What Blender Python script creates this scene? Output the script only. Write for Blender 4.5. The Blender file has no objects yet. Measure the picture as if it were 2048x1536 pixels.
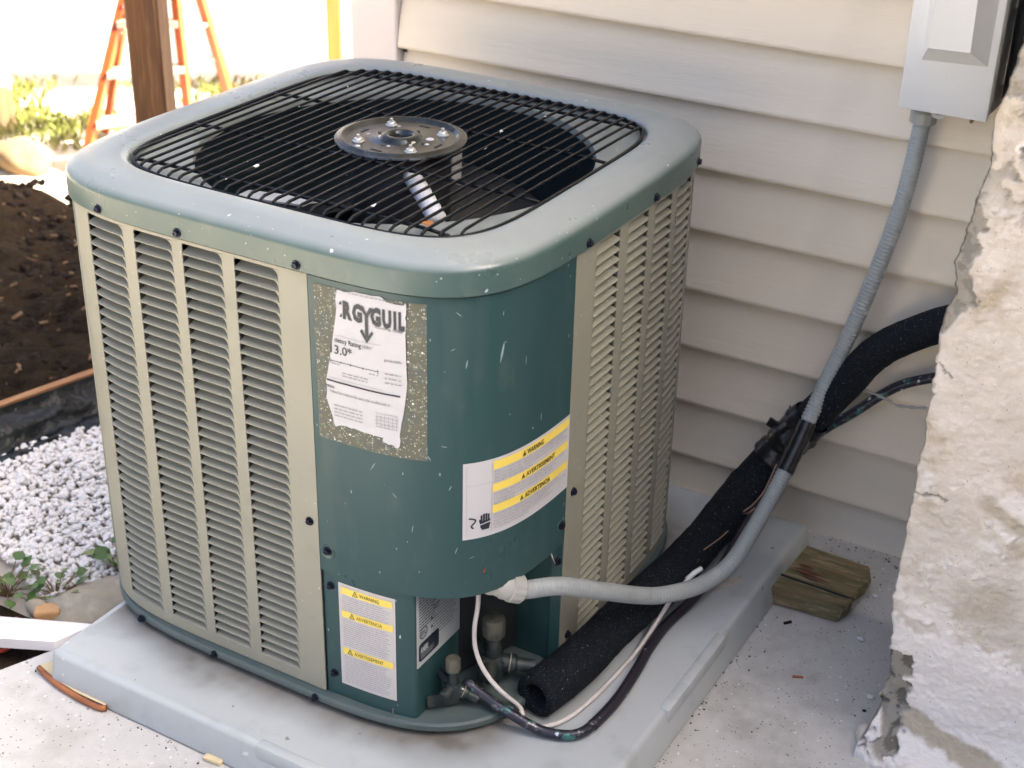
import bpy, bmesh, math, random
from math import radians, sin, cos, pi, hypot
from mathutils import Vector, Matrix, noise
random.seed(7)
sc = bpy.context.scene
COL = sc.collection

# ------------------------------------------------------------------ camera
CAM = Vector((1.16478, -1.68341, 1.39874))
YAW, PITCH, ROLL = 2.0905, 0.4836, 0.0243
def cam_axes():
    cy, sy, cp, sp = cos(YAW), sin(YAW), cos(PITCH), sin(PITCH)
    F = Vector((cy*cp, sy*cp, -sp)); R = Vector((sy, -cy, 0)); U = R.cross(F)
    c, s = cos(ROLL), sin(ROLL)
    return c*R + s*U, -s*R + c*U, F
_R, _U, _F = cam_axes()
cd = bpy.data.cameras.new('camera'); cam = bpy.data.objects.new('camera', cd); COL.objects.link(cam)
cd.sensor_width = 36.0; cd.lens = 2946.5/2048*36.0; cd.clip_start = .05; cd.clip_end = 400
m = Matrix((_R, _U, -_F)).transposed().to_4x4(); m.translation = CAM; cam.matrix_world = m
cd.dof.use_dof = True; cd.dof.focus_distance = 2.05; cd.dof.aperture_fstop = 5.6
sc.camera = cam

# ------------------------------------------------------------------ world, sun, exposure
SUN_AZ = Vector((.93, .37, 0)).normalized(); SUN_EL = radians(42)
w = bpy.data.worlds.new('World'); sc.world = w; w.use_nodes = True
nt = w.node_tree; nt.nodes.clear()
out = nt.nodes.new('ShaderNodeOutputWorld'); bg = nt.nodes.new('ShaderNodeBackground'); sky = nt.nodes.new('ShaderNodeTexSky')
sky.sky_type = 'NISHITA'; sky.sun_disc = False; sky.sun_elevation = SUN_EL
sky.sun_rotation = math.atan2(SUN_AZ.x, SUN_AZ.y); sky.air_density = .5; sky.dust_density = 9.0; sky.ozone_density = 0
bg.inputs[1].default_value = .09
nt.links.new(sky.outputs[0], bg.inputs[0]); nt.links.new(bg.outputs[0], out.inputs[0])
sd = bpy.data.lights.new('sun', 'SUN'); sun = bpy.data.objects.new('sun', sd); COL.objects.link(sun)
sd.energy = 5.0; sd.angle = radians(.5); sd.color = (1.0, .93, .82)
sdir = Vector((SUN_AZ.x*cos(SUN_EL), SUN_AZ.y*cos(SUN_EL), sin(SUN_EL)))
sun.rotation_euler = sdir.to_track_quat('Z', 'Y').to_euler()
sun.location = (0, 0, 8)
sc.view_settings.view_transform = 'Standard'; sc.view_settings.look = 'None'; sc.view_settings.gamma = 1
sc.view_settings.use_curve_mapping = False
sc.view_settings.exposure = 3.2
sc.cycles.max_bounces = 5; sc.cycles.diffuse_bounces = 2; sc.cycles.glossy_bounces = 2; sc.cycles.transmission_bounces = 0; sc.cycles.caustics_reflective = False; sc.cycles.caustics_refractive = False

# ------------------------------------------------------------------ object helpers
ORG = {}
def thing(name, label, cat, loc=(0, 0, 0), group=None):
    o = bpy.data.objects.new(name, None); COL.objects.link(o); o.location = loc; o.empty_display_size = .05
    o['label'] = label; o['category'] = cat
    if group: o['group'] = group
    ORG[o.name] = Vector(loc); return o
def link(name, me, parent=None, off=(0, 0, 0)):
    o = bpy.data.objects.new(name, me); COL.objects.link(o)
    if parent is not None:
        o.parent = parent; o.location = Vector(off) - ORG.get(parent.name, Vector())
        ORG[o.name] = Vector(off)
    else:
        o.location = off; ORG[o.name] = Vector(off)
    return o
def mesh(name, V, Fs, mat, smooth=False):
    me = bpy.data.meshes.new(name); me.from_pydata([tuple(v) for v in V], [], Fs)
    if mat: me.materials.append(mat)
    if smooth: me.polygons.foreach_set('use_smooth', [True]*len(me.polygons))
    me.update(); return me
def sharp(me, ang=35):
    me.set_sharp_from_angle(angle=radians(ang)); return me
def part(name, VF, mat, parent=None, smooth=False, ang=None, off=(0, 0, 0), **props):
    me = mesh(name, VF[0], VF[1], mat, smooth or ang is not None)
    if ang is not None: sharp(me, ang)
    o = link(name, me, parent, off)
    for k, v in props.items(): o[k] = v
    return o
class MB:
    def __init__(s): s.V = []; s.F = []
    def add(s, V, F):
        n = len(s.V); s.V += [Vector(v) for v in V]; s.F += [tuple(i+n for i in f) for f in F]; return s
    @property
    def vf(s): return s.V, s.F
def box(c, d, M=None):
    x, y, z = d[0]/2, d[1]/2, d[2]/2
    V = [Vector((a*x, b*y, e*z)) for a in (-1, 1) for b in (-1, 1) for e in (-1, 1)]
    if M is not None: V = [M @ v for v in V]
    V = [v + Vector(c) for v in V]
    return V, [(0, 1, 3, 2), (4, 6, 7, 5), (0, 4, 5, 1), (2, 3, 7, 6), (0, 2, 6, 4), (1, 5, 7, 3)]
def bev_box(c, d, b, M=None, seg=2):
    bm = bmesh.new(); bmesh.ops.create_cube(bm, size=1)
    for v in bm.verts: v.co = Vector((v.co.x*d[0], v.co.y*d[1], v.co.z*d[2]))
    bmesh.ops.bevel(bm, geom=bm.edges[:], offset=b, segments=seg, affect='EDGES', profile=.5)
    bm.verts.index_update()
    V = [(M @ v.co if M is not None else v.co.copy()) + Vector(c) for v in bm.verts]
    F = [tuple(v.index for v in f.verts) for f in bm.faces]; bm.free(); return V, F
def frame(d):
    d = d.normalized(); a = Vector((0, 0, 1)) if abs(d.z) < .95 else Vector((1, 0, 0))
    u = d.cross(a).normalized(); return u, d.cross(u)
def lathe(prof, seg, c, axis=(0, 0, 1), cap=True):
    ax = Vector(axis).normalized(); u, v = frame(ax); V = []; F = []
    for r, h in prof:
        for k in range(seg):
            a = 2*pi*k/seg; V.append(Vector(c) + ax*h + u*(r*cos(a)) + v*(r*sin(a)))
    for i in range(len(prof)-1):
        for k in range(seg):
            k2 = (k+1) % seg; F.append((i*seg+k, (i+1)*seg+k, (i+1)*seg+k2, i*seg+k2))
    if cap:
        F.append(tuple(range(seg))); F.append(tuple(reversed([(len(prof)-1)*seg+k for k in range(seg)])))
    return V, F
def catmull(P, n=8):
    P = [Vector(p) for p in P]; Q = [2*P[0]-P[1]] + P + [2*P[-1]-P[-2]]; o = []
    for i in range(1, len(Q)-2):
        for k in range(n):
            t = k/n; a, b, c, d = Q[i-1], Q[i], Q[i+1], Q[i+2]
            o.append(.5*((2*b) + (c-a)*t + (2*a-5*b+4*c-d)*t*t + (3*b-a-3*c+d)*t**3))
    o.append(P[-1]); return o
def resample(P, step):
    L = [0]
    for a, b in zip(P, P[1:]): L.append(L[-1] + (b-a).length)
    n = max(2, int(L[-1]/step)); o = []; j = 0
    for i in range(n+1):
        s = L[-1]*i/n
        while j < len(L)-2 and L[j+1] < s: j += 1
        t = (s-L[j])/max(1e-9, L[j+1]-L[j]); o.append(P[j].lerp(P[j+1], t))
    return o
def tube(P, r, seg=8, cap=True, closed=False):
    P = [Vector(p) for p in P]; n = len(P); V = []; F = []
    t0 = (P[1]-P[0]).normalized(); u, _ = frame(t0)
    for i, p in enumerate(P):
        t = ((P[(i+1) % n] if closed or i < n-1 else P[i]) - (P[i-1] if closed or i > 0 else P[i])).normalized()
        u = (u - t*u.dot(t)).normalized(); v = t.cross(u)
        rr = r(i/(n-1)) if callable(r) else (r[i] if isinstance(r, (list, tuple)) else r)
        for k in range(seg):
            a = 2*pi*k/seg; V.append(p + u*(rr*cos(a)) + v*(rr*sin(a)))
    for i in range(n if closed else n-1):
        j = (i+1) % n
        for k in range(seg):
            k2 = (k+1) % seg; F.append((i*seg+k, i*seg+k2, j*seg+k2, j*seg+k))
    if cap and not closed:
        F.append(tuple(reversed(range(seg)))); F.append(tuple((n-1)*seg+k for k in range(seg)))
    return V, F
def bar(a, b, w, h, up=(0, 0, 1)):
    a, b = Vector(a), Vector(b); d = (b-a).normalized(); u = d.cross(Vector(up)).normalized(); v = u.cross(d)
    V = [p + u*(i*w/2) + v*(j*h/2) for p in (a, b) for i, j in ((-1, -1), (1, -1), (1, 1), (-1, 1))]
    return V, [(3, 2, 1, 0), (4, 5, 6, 7), (0, 1, 5, 4), (1, 2, 6, 5), (2, 3, 7, 6), (3, 0, 4, 7)]
def fbm(p, o=4): return noise.fractal(Vector(p), 1.0, 2.0, o)

# ------------------------------------------------------------------ materials
def M(name, col, rough=.5, metal=0.0, var=None, bump=None, specks=(), spec=.5, coat=0.0, stretch=(1, 1, 1), attr=None, rvar=0.0, streak=None, zlight=None):
    m = bpy.data.materials.new(name); m.use_nodes = True; t = m.node_tree; N = t.nodes; L = t.links
    b = N['Principled BSDF']; b.inputs['Roughness'].default_value = rough; b.inputs['Metallic'].default_value = metal
    b.inputs['Specular IOR Level'].default_value = spec; b.inputs['Coat Weight'].default_value = coat
    b.inputs['Base Color'].default_value = (*col, 1)
    tc = N.new('ShaderNodeTexCoord'); mp = N.new('ShaderNodeMapping'); mp.inputs['Scale'].default_value = stretch
    L.new(tc.outputs['Object'], mp.inputs['Vector']); vec = mp.outputs[0]; cur = None
    def rgb(c):
        n = N.new('ShaderNodeRGB'); n.outputs[0].default_value = (*c, 1); return n.outputs[0]
    def mix(f, a, c):
        n = N.new('ShaderNodeMix'); n.data_type = 'RGBA'
        if isinstance(f, float): n.inputs[0].default_value = f
        else: L.new(f, n.inputs[0])
        L.new(a, n.inputs[6]); L.new(c, n.inputs[7]); return n.outputs[2]
    def ramp(src, lo, hi):
        n = N.new('ShaderNodeMapRange'); n.inputs[1].default_value = lo; n.inputs[2].default_value = hi; L.new(src, n.inputs[0]); return n.outputs[0]
    def nz(scale, detail=5, r=.6, v=None):
        n = N.new('ShaderNodeTexNoise'); n.inputs['Scale'].default_value = scale; n.inputs['Detail'].default_value = min(detail, 4)
        n.inputs['Roughness'].default_value = r; L.new(v or vec, n.inputs['Vector']); return n.outputs[0]
    cur = rgb(col)
    for (scale, c2, lo, hi) in (var or ()):
        cur = mix(ramp(nz(scale), lo, hi), cur, rgb(c2))
    if zlight:      # lid crown painted paler for sky light on it and chalking, ragged lower limit
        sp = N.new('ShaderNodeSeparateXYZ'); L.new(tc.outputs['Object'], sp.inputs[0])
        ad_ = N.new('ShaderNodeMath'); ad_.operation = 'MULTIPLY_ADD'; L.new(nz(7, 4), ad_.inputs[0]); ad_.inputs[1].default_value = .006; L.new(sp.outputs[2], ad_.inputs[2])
        ch = mix(ramp(nz(5), .35, .75), rgb(zlight[2]), rgb(tuple(c*.86 for c in zlight[2])))
        cur = mix(ramp(ad_.outputs[0], zlight[0]+.003, zlight[1]+.003), cur, ch)
    for (an, c2) in (attr or ()):
        a = N.new('ShaderNodeAttribute'); a.attribute_name = an; cur = mix(a.outputs['Fac'], cur, rgb(c2))
    if streak:
        sv = N.new('ShaderNodeMapping'); sv.inputs['Scale'].default_value = streak[1]; L.new(tc.outputs['Object'], sv.inputs['Vector'])
        cur = mix(ramp(nz(streak[0], 3, .5, sv.outputs[0]), streak[3], streak[4]), cur, rgb(streak[2]))
    for (scale, thr, c2, keep) in specks:
        vo = N.new('ShaderNodeTexVoronoi'); vo.inputs['Scale'].default_value = scale
        if scale > 140: L.new(vec, vo.inputs['Vector'])
        else:
         dv = N.new('ShaderNodeVectorMath'); dv.operation = 'MULTIPLY_ADD'; n3 = N.new('ShaderNodeTexNoise'); n3.inputs['Scale'].default_value = scale*1.7
         n3.inputs['Detail'].default_value = 1; L.new(vec, n3.inputs['Vector']); L.new(n3.outputs[1], dv.inputs[0]); dv.inputs[1].default_value = (.5/scale,)*3; L.new(vec, dv.inputs[2])
         L.new(dv.outputs[0], vo.inputs['Vector'])
        sx = N.new('ShaderNodeSeparateColor'); L.new(vo.outputs['Color'], sx.inputs[0])
        th = N.new('ShaderNodeMapRange'); th.inputs[1].default_value = keep; th.inputs[2].default_value = 1; th.inputs[3].default_value = 0; th.inputs[4].default_value = thr
        L.new(sx.outputs[0], th.inputs[0])
        lt = N.new('ShaderNodeMath'); lt.operation = 'LESS_THAN'; L.new(vo.outputs['Distance'], lt.inputs[0]); L.new(th.outputs[0], lt.inputs[1])
        cur = mix(lt.outputs[0], cur, rgb(c2))
    L.new(cur, b.inputs['Base Color'])
    if rvar:
        n = N.new('ShaderNodeMapRange'); n.inputs[3].default_value = max(0, rough-rvar); n.inputs[4].default_value = min(1, rough+rvar)
        n.inputs[1].default_value = .3; n.inputs[2].default_value = .7; L.new(nz(9, 6, .65), n.inputs[0]); L.new(n.outputs[0], b.inputs['Roughness'])
    if bump:
        prev = None
        for (scale, st, dist) in bump:
            bn = N.new('ShaderNodeBump'); bn.inputs['Strength'].default_value = st; bn.inputs['Distance'].default_value = dist
            L.new(nz(scale, 6, .6), bn.inputs['Height'])
            if prev: L.new(prev, bn.inputs['Normal'])
            prev = bn.outputs[0]
        L.new(prev, b.inputs['Normal'])
    return m
WHITE_DRIP = (.8, .82, .82)
m_green = M('green_grey_paint', (.020, .062, .066), .36, spec=.4, var=[(3, (.030, .074, .075), .45, .75), (26, (.052, .088, .080), .56, .8)], rvar=.1, bump=[(90, .04, .001)],
            stretch=(1, 1, .45), specks=[(70, .18, (.36, .45, .44), .975), (200, .26, (.22, .29, .28), .965)], streak=(14, (1, 1, .12), (.070, .105, .095), .62, .85))
m_lid = M('lid_paint', (.060, .105, .098), .34, zlight=(.7075, .7165, (.255, .295, .295)), var=[(4, (.075, .12, .11), .42, .72), (30, (.10, .135, .12), .55, .8)], rvar=.1, bump=[(60, .05, .001)],
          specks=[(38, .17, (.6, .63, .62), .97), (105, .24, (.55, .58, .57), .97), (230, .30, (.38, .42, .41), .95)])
m_tan = M('tan_paint', (.270, .268, .210), .5, var=[(3, (.29, .286, .228), .4, .7), (18, (.245, .243, .195), .58, .8)], rvar=.08, bump=[(120, .05, .001)],
          specks=[(90, .2, (.55, .53, .46), .975), (200, .26, (.5, .48, .42), .965)])
m_base = M('base_pan_paint', (.065, .095, .095), .45, var=[(8, (.11, .13, .12), .5, .75)], specks=[(60, .3, (.5, .52, .5), .93)])
m_black = M('black_wire_coating', (.004, .006, .009), .42, spec=.22, specks=[(60, .33, (.7, .74, .74), .95)], bump=[(200, .1, .0005)])
m_dark = M('dark_interior', (.012, .017, .02), .7)
m_coil = M('dark_coil', (.016, .02, .022), .6, bump=[(200, .3, .002)], stretch=(1, 1, 6))
m_venturi = M('dark_orifice_metal', (.010, .018, .022), .5, spec=.3)
m_inner = M('dusty_orifice_plate', (.26, .29, .27), .6, var=[(12, (.20, .23, .22), .45, .7)], specks=[(90, .3, (.36, .33, .22), .85)])
m_screw = M('screw_steel', (.022, .026, .042), .3, metal=.75, bump=[(300, .2, .0005)])
m_steel = M('plate_steel', (.030, .036, .038), .20, metal=.7, var=[(14, (.10, .115, .12), .45, .70), (60, (.045, .052, .056), .5, .7)], rvar=.14, bump=[(70, .08, .001)], specks=[(55, .4, (.6, .63, .6), .85)])
m_zinc = M('zinc_nut', (.6, .62, .6), .35, metal=.6)
m_blade = M('fan_blade_aluminium', (.52, .54, .54), .45, metal=.15, var=[(20, (.4, .42, .4), .5, .7)])
m_motor = M('motor_black', (.02, .022, .024), .5)
m_sleeve = M('white_plastic_sleeve', (.75, .76, .76), .45)
m_paper = M('label_paper', (.53, .53, .545), .6, spec=.2)
m_paper_old = M('aged_label_paper', (.56, .54, .53), .55, var=[(40, (.50, .48, .46), .5, .8)])
m_plate = M('rating_plate_paper', (.42, .46, .47), .4)
m_ink = M('black_ink', (.012, .018, .03), .5)
m_greyink = M('grey_ink', (.16, .16, .17), .6)
m_paleink = M('pale_ink', (.30, .295, .31), .6)
m_yellow = M('yellow_band', (.85, .66, .12), .5)
m_yink = M('band_ink', (.10, .09, .02), .5)
m_residue = M('glue_residue', (.115, .12, .085), .75, var=[(60, (.10, .115, .10), .45, .6), (9, (.09, .15, .14), .60, .72), (140, (.24, .23, .17), .55, .7)], specks=[(420, .45, (.50, .51, .42), .55), (170, .33, (.75, .77, .73), .88), (120, .3, (.22, .12, .06), .93)], bump=[(250, .35, .001)])
m_brass = M('dull_brass', (.13, .125, .095), .55, metal=.25, var=[(40, (.065, .07, .06), .45, .65)], specks=[(160, .35, (.45, .46, .42), .9)], bump=[(120, .3, .001)])
m_valve = M('tarnished_valve', (.03, .04, .04), .45, metal=.35, var=[(50, (.07, .075, .065), .5, .7)], specks=[(110, .35, (.3, .36, .34), .85)])
m_copper = M('tarnished_copper', (.035, .035, .05), .35, metal=.5, var=[(55, (.06, .20, .18), .56, .64), (70, (.28, .27, .28), .6, .7)], specks=[(120, .35, (.5, .55, .55), .86)])
m_foam = M('black_foam', (.007, .010, .014), .8, specks=[(480, .42, (.06, .075, .09), .5), (300, .35, (.16, .18, .20), .95)], bump=[(260, .9, .004), (900, .6, .002)], spec=.2)
m_tape = M('black_tape', (.008, .009, .011), .28, bump=[(60, .4, .003)])
m_rubber = M('black_rubber', (.014, .012, .020), .45, bump=[(150, .3, .001)], specks=[(160, .35, (.2, .2, .24), .9)])
m_conduit = M('grey_conduit', (.33, .36, .36), .5, var=[(30, (.29, .32, .32), .5, .7)])
m_fitting = M('pale_grey_fitting', (.36, .365, .335), .5, var=[(20, (.38, .38, .34), .5, .7)])
m_cable = M('white_cable', (.66, .62, .58), .5, var=[(30, (.55, .5, .46), .5, .7)])
m_pad = M('grey_plastic_pad', (.42, .455, .455), .45, var=[(2.5, (.46, .49, .49), .4, .7), (16, (.36, .39, .385), .55, .78)], rvar=.1, bump=[(30, .05, .002), (140, .08, .001)],
          specks=[(40, .25, (.6, .62, .6), .92), (75, .28, (.24, .23, .2), .95)], streak=(7, (1, 1, 1), (.3, .285, .24), .6, .85))
m_siding = M('beige_vinyl', (.785, .70, .55), .42, var=[(1.6, (.81, .725, .58), .4, .7)], stretch=(1, 12, 14), bump=[(10, .12, .004), (34, .22, .003)], streak=(3.0, (1, 1, .5), (.62, .555, .44), .62, .85))
m_trim = M('pale_vinyl_trim', (.70, .64, .61), .42)
m_wallcore = M('wall_sheathing', (.25, .24, .22), .8)
m_roof = M('roof_shingle', (.08, .08, .085), .9)
m_box = M('grey_enamel', (.66, .685, .68), .38, rvar=.06, bump=[(80, .03, .001)], specks=[(260, .25, (.4, .4, .36), .96)])
m_conc = M('concrete', (.475, .47, .445), .85, var=[(2.2, (.53, .525, .495), .4, .7), (9, (.39, .38, .35), .52, .72), (45, (.55, .54, .51), .5, .8)], bump=[(30, .25, .004), (220, .45, .0015)],
           specks=[(230, .34, (.17, .16, .14), .74), (120, .28, (.2, .19, .16), .90), (140, .3, (.72, .71, .67), .88)], streak=(6, (1, 1, 1), (.40, .37, .31), .60, .85))
m_stucco = M('aged_stucco', (.58, .52, .43), .85, var=[(5, (.70, .64, .56), .35, .62), (12, (.47, .395, .28), .54, .72), (60, (.64, .585, .51), .5, .7)], attr=[('white', (.83, .785, .725)), ('stain', (.42, .36, .25)), ('grey', (.31, .285, .235)), ('dark', (.06, .058, .048))],
             bump=[(45, .32, .007), (160, .6, .0032), (420, .5, .0013)], specks=[(260, .3, (.33, .29, .23), .92)])
m_ground = M('sandy_ground', (.50, .44, .35), .95, var=[(3, (.42, .36, .27), .4, .7), (20, (.56, .5, .42), .5, .7)], bump=[(40, .6, .01)])
m_soil = M('dark_soil', (.028, .019, .011), .95, var=[(14, (.011, .008, .006), .45, .65), (45, (.036, .026, .018), .52, .72)], bump=[(60, .9, .01), (200, .8, .004)], spec=.05, specks=[(60, .3, (.09, .065, .04), .92)])
m_chip = M('bark_chip', (.13, .07, .028), .8, var=[(25, (.22, .14, .07), .45, .65)])
m_clod = M('soil_clod', (.018, .013, .010), .95, spec=.05, var=[(20, (.045, .034, .025), .5, .7)])
m_grit = M('brown_grit', (.10, .08, .06), .9, var=[(30, (.04, .035, .03), .45, .6)])
m_gravel = M('white_gravel', (.86, .82, .755), .6, var=[(12, (.84, .80, .75), .4, .7), (30, (.62, .56, .48), .60, .75)], bump=[(120, .3, .002)])
m_stone = M('tan_stone', (.36, .31, .22), .85, var=[(9, (.27, .25, .19), .45, .65), (40, (.43, .37, .28), .5, .7)], bump=[(50, .5, .006)])
m_yardrock = M('brown_rock', (.20, .13, .06), .9, var=[(9, (.13, .09, .05), .45, .65)], bump=[(50, .5, .006)])
m_brick = M('orange_brick', (.50, .29, .13), .85, bump=[(60, .5, .004)])
m_plank = M('white_board', (.78, .75, .73), .5, var=[(6, (.7, .67, .63), .5, .75)])
m_edging = M('redwood_edging', (.28, .125, .045), .7, stretch=(6, .6, 6), var=[(9, (.37, .19, .08), .45, .65)])
m_sheet = M('black_plastic_sheet', (.006, .009, .011), .30, spec=.3, bump=[(14, .5, .02)], var=[(5, (.045, .06, .05), .6, .75)])
m_hose = M('red_hose', (.5, .05, .02), .4)
m_leaf = M('green_leaf', (.05, .12, .02), .5, var=[(30, (.13, .2, .04), .45, .65)])
m_stem = M('plant_stem', (.16, .11, .05), .6)
m_grass = M('grass_blades', (.15, .17, .03), .6, var=[(4, (.28, .25, .08), .42, .62)])
m_post = M('brown_timber', (.145, .062, .018), .75, stretch=(14, 14, .8), var=[(3, (.09, .038, .015), .42, .62), (9, (.21, .105, .042), .5, .68)], bump=[(5, .25, .004)])
m_darkwood = M('dark_timber', (.17, .14, .115), .8, stretch=(14, 14, .8), var=[(3, (.12, .10, .08), .45, .65)])
m_pine = M('pale_timber', (.24, .115, .02), .7, stretch=(14, 14, .8), var=[(3, (.17, .075, .012), .45, .65)])
m_palepost = M('weathered_timber', (.36, .26, .13), .7, stretch=(14, 14, .8), var=[(3, (.42, .32, .18), .45, .65)])
m_orange = M('orange_fibreglass', (.30, .055, .008), .45, specks=[(14, .4, (.35, .28, .20), .85)])
m_alu = M('ladder_aluminium', (.34, .32, .26), .4, metal=.4)
m_fence = M('white_vinyl_fence', (.60, .585, .575), .5)
m_wood = M('weathered_wood', (.20, .15, .075), .8, stretch=(2, 12, 12), var=[(4, (.12, .11, .05), .45, .62), (9, (.33, .26, .15), .52, .68), (5.3, (.10, .03, .02), .60, .68)], bump=[(9, .4, .004)])
m_rust = M('rust_stained_wood', (.11, .035, .02), .8, stretch=(2, 12, 12), var=[(6, (.2, .13, .08), .5, .6)])
m_shim = M('red_brown_shim', (.34, .13, .05), .75, stretch=(2, 10, 10), var=[(9, (.24, .08, .03), .45, .65)])
m_pebble = M('pale_pebble', (.62, .62, .6), .7)
m_bark = M('pale_wood_chip', (.6, .5, .3), .8)
m_copperwire = M('bare_copper_wire', (.4, .25, .18), .4, metal=.5)

# ------------------------------------------------------------------ cabinet plan curve (bowed rounded square)
CA, CN = .37, 4.92
def se(th, a, n):
    c, s = cos(th), sin(th); r = (abs(c)**n + abs(s)**n)**(-1/n)*a; return r*c, r*s
_th = [-1.5*pi + 2*pi*i/8000 for i in range(8001)]
_pt = [se(t, CA, CN) for t in _th]; _S = [0.0]
for p, q in zip(_pt, _pt[1:]): _S.append(_S[-1] + hypot(q[0]-p[0], q[1]-p[1]))
_k0 = min(range(8001), key=lambda i: abs(_th[i] + pi/2)); _s0 = _S[_k0]; _S = [s-_s0 for s in _S]
import bisect
def surf(s, z, off=0.0):
    k = min(max(bisect.bisect(_S, s)-1, 1), 7998); t = (s-_S[k])/(_S[k+1]-_S[k])
    x = _pt[k][0]*(1-t) + _pt[k+1][0]*t; y = _pt[k][1]*(1-t) + _pt[k+1][1]*t
    dx, dy = _pt[k+2][0]-_pt[k-1][0], _pt[k+2][1]-_pt[k-1][1]; l = hypot(dx, dy)
    return Vector((x + dy/l*off, y - dx/l*off, z))
S_A, S_B = .1190, .5300
SMIN, SMAX = _S[1], _S[-3]
def rings(rs, seg=160, closecap=False):
    V = []; F = []
    for a, n, z in rs:
        for k in range(seg):
            x, y = se(2*pi*k/seg, a, n); V.append(Vector((x, y, z)))
    for i in range(len(rs)-1):
        for k in range(seg):
            k2 = (k+1) % seg; F.append((i*seg+k, i*seg+k2, (i+1)*seg+k2, (i+1)*seg+k))
    if closecap: F.append(tuple((len(rs)-1)*seg+k for k in range(seg)))
    return V, F

# ================================================================== SETTING
SLAB = -.06; GND = -.105
def struct(o, kind='structure'): o['kind'] = kind; return o
# wide ground sheet, finer near the camera
def gheight(x, y): return GND - .004 + .008*fbm((x*3, y*3, .3)) + .004*fbm((x*14, y*14, 1.3))
mb = MB(); xs = [-60, -20, -8] + [-4 + .06*i for i in range(64)] + [0, 3, 10, 60]; ys = [-60, -15, -4, -2] + [-1.2 + .06*i for i in range(72)] + [4, 8, 25, 60]
mb.V = [Vector((x, y, gheight(x, y) if -4.2 < x < 0 and -2 < y < 3.2 else GND)) for y in ys for x in xs]
mb.F = [(j*len(xs)+i, j*len(xs)+i+1, (j+1)*len(xs)+i+1, (j+1)*len(xs)+i) for j in range(len(ys)-1) for i in range(len(xs)-1)]
struct(part('ground', mb.vf, m_ground, smooth=True))
# dark planting soil behind the timber edging
def edge_x(y): return -1.006 + .25*(y-.056)       # line of the edging board
mb = MB(); nx, ny = 60, 90
for j in range(ny+1):
    y = -1.3 + 2.75*j/ny
    far = -1.90 - .62*(y-1.02) + .10*fbm((y*4, 2.2, 0)) if y > .55 else -2.9
    x1 = edge_x(y) - .012; x0 = min(far, x1-.3) if y <= .55 else min(x1-.05, -2.9 + 0*far)
    for i in range(nx+1):
        x = x0 + (x1-x0)*(i/nx)
        top = 1.06 + .22*(x+1.95) + .06*fbm((x*5, 3.3, .1))
        e = min(1, max(0, (top-y)/.14))
        z = GND - .03 + e*(.095 + .02*fbm((x*5, y*5, .7)) + .018*fbm((x*17, y*17, 4)) + .008*fbm((x*50, y*50, 9)))
        mb.V.append(Vector((x, y, z)))
mb.F = [(j*(nx+1)+i, j*(nx+1)+i+1, (j+1)*(nx+1)+i+1, (j+1)*(nx+1)+i) for j in range(ny) for i in range(nx)]
struct(part('soil_bed', mb.vf, m_soil, smooth=True))
# concrete slab with a front-left edge that runs back under the pad
PL = [(-1.35, -4), (-.403, -.51), (-.368, -.425), (-.335, -.34), (-.30, -.2), (-.30, .62), (4, .62), (4, -4)]
def slab_mesh():
    bm = bmesh.new(); vs = [bm.verts.new((x, y, SLAB)) for x, y in PL]; f = bm.faces.new(vs)
    r = bmesh.ops.extrude_face_region(bm, geom=[f]); 
    for v in r['geom']:
        if isinstance(v, bmesh.types.BMVert): v.co.z -= .16
    bmesh.ops.recalc_face_normals(bm, faces=bm.faces[:])
    bmesh.ops.bevel(bm, geom=[e for e in bm.edges if all(v.co.z > SLAB-.01 for v in e.verts)], offset=.006, segments=2, affect='EDGES')
    me = bpy.data.meshes.new('concrete_slab'); bm.to_mesh(me); bm.free(); me.materials.append(m_conc); return me
struct(link('concrete_slab', slab_mesh()))

# ------------------------------------------------------------------ house with lap siding
YW = .55; HX = -.465; XE = 8.0; YB = 1.62; HE = 4.1
house = thing('house', 'beige vinyl-sided house behind the air conditioner', 'house', (1.6, .6, -.06))
part('wall', box(((HX+.03+XE)/2, (YW+.03+YB)/2, HE/2), (XE-HX-.03, YB-YW-.03, HE+.1)), m_wallcore, house)
part('foundation', box(((HX+.06+XE-.1)/2, (YW+.06+YB-.06)/2, -.06), (XE-.1-HX-.06, YB-.06-YW-.06, .09)), m_conc, house)
SP = .1113; Z0 = .0147
PROF = [(.006, -.0015), (.0, .0), (-.0255, .0006), (-.0270, .0035), (-.0262, .008), (-.0215, .03), (-.0155, .06), (-.0078, .09), (-.0012, .114)]
def board_mesh(x0, x1, L, nseg):
    V = []; F = []
    for i in range(nseg+1):
        x = x0 + (x1-x0)*i/nseg
        for (d, z) in PROF:
            V.append(Vector((x, d + .0022*fbm((x*1.3, z*7, L*3.1)), z + .0006*fbm((x*2.0, 5, L)))))
    n = len(PROF)
    for i in range(nseg):
        for k in range(n-1): F.append((i*n+k, (i+1)*n+k, (i+1)*n+k+1, i*n+k+1))
    return V, F
variants = [sharp(mesh('siding_board', *board_mesh(-.361, XE, v, 90), m_siding, True), 50) for v in range(4)]
for i in range(-1, int(HE/SP)):
    zz = Z0 + SP*i
    if i == -1:
        me = variants[0].copy()
        for v in me.vertices:
            if v.co.z > .05: pass
        o = link('siding_board', me, house, (0, YW+.006, zz + .033)); o.scale = (1, 1, .72)
    else:
        o = link('siding_board', variants[i % 4], house, (0, YW+.006, zz))
part('starter_strip', box((3.8, YW+.012, -.052), (8.3, .02, .018)), m_dark, house)
mb = MB(); mb.add(*bev_box((-.413, YW-.004, HE/2), (.102, .036, HE), .004)); part('corner_post', mb.vf, m_trim, house)
part('corner_channel', box((-.357, YW+.006, HE/2), (.008, .012, HE)), m_dark, house)
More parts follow.
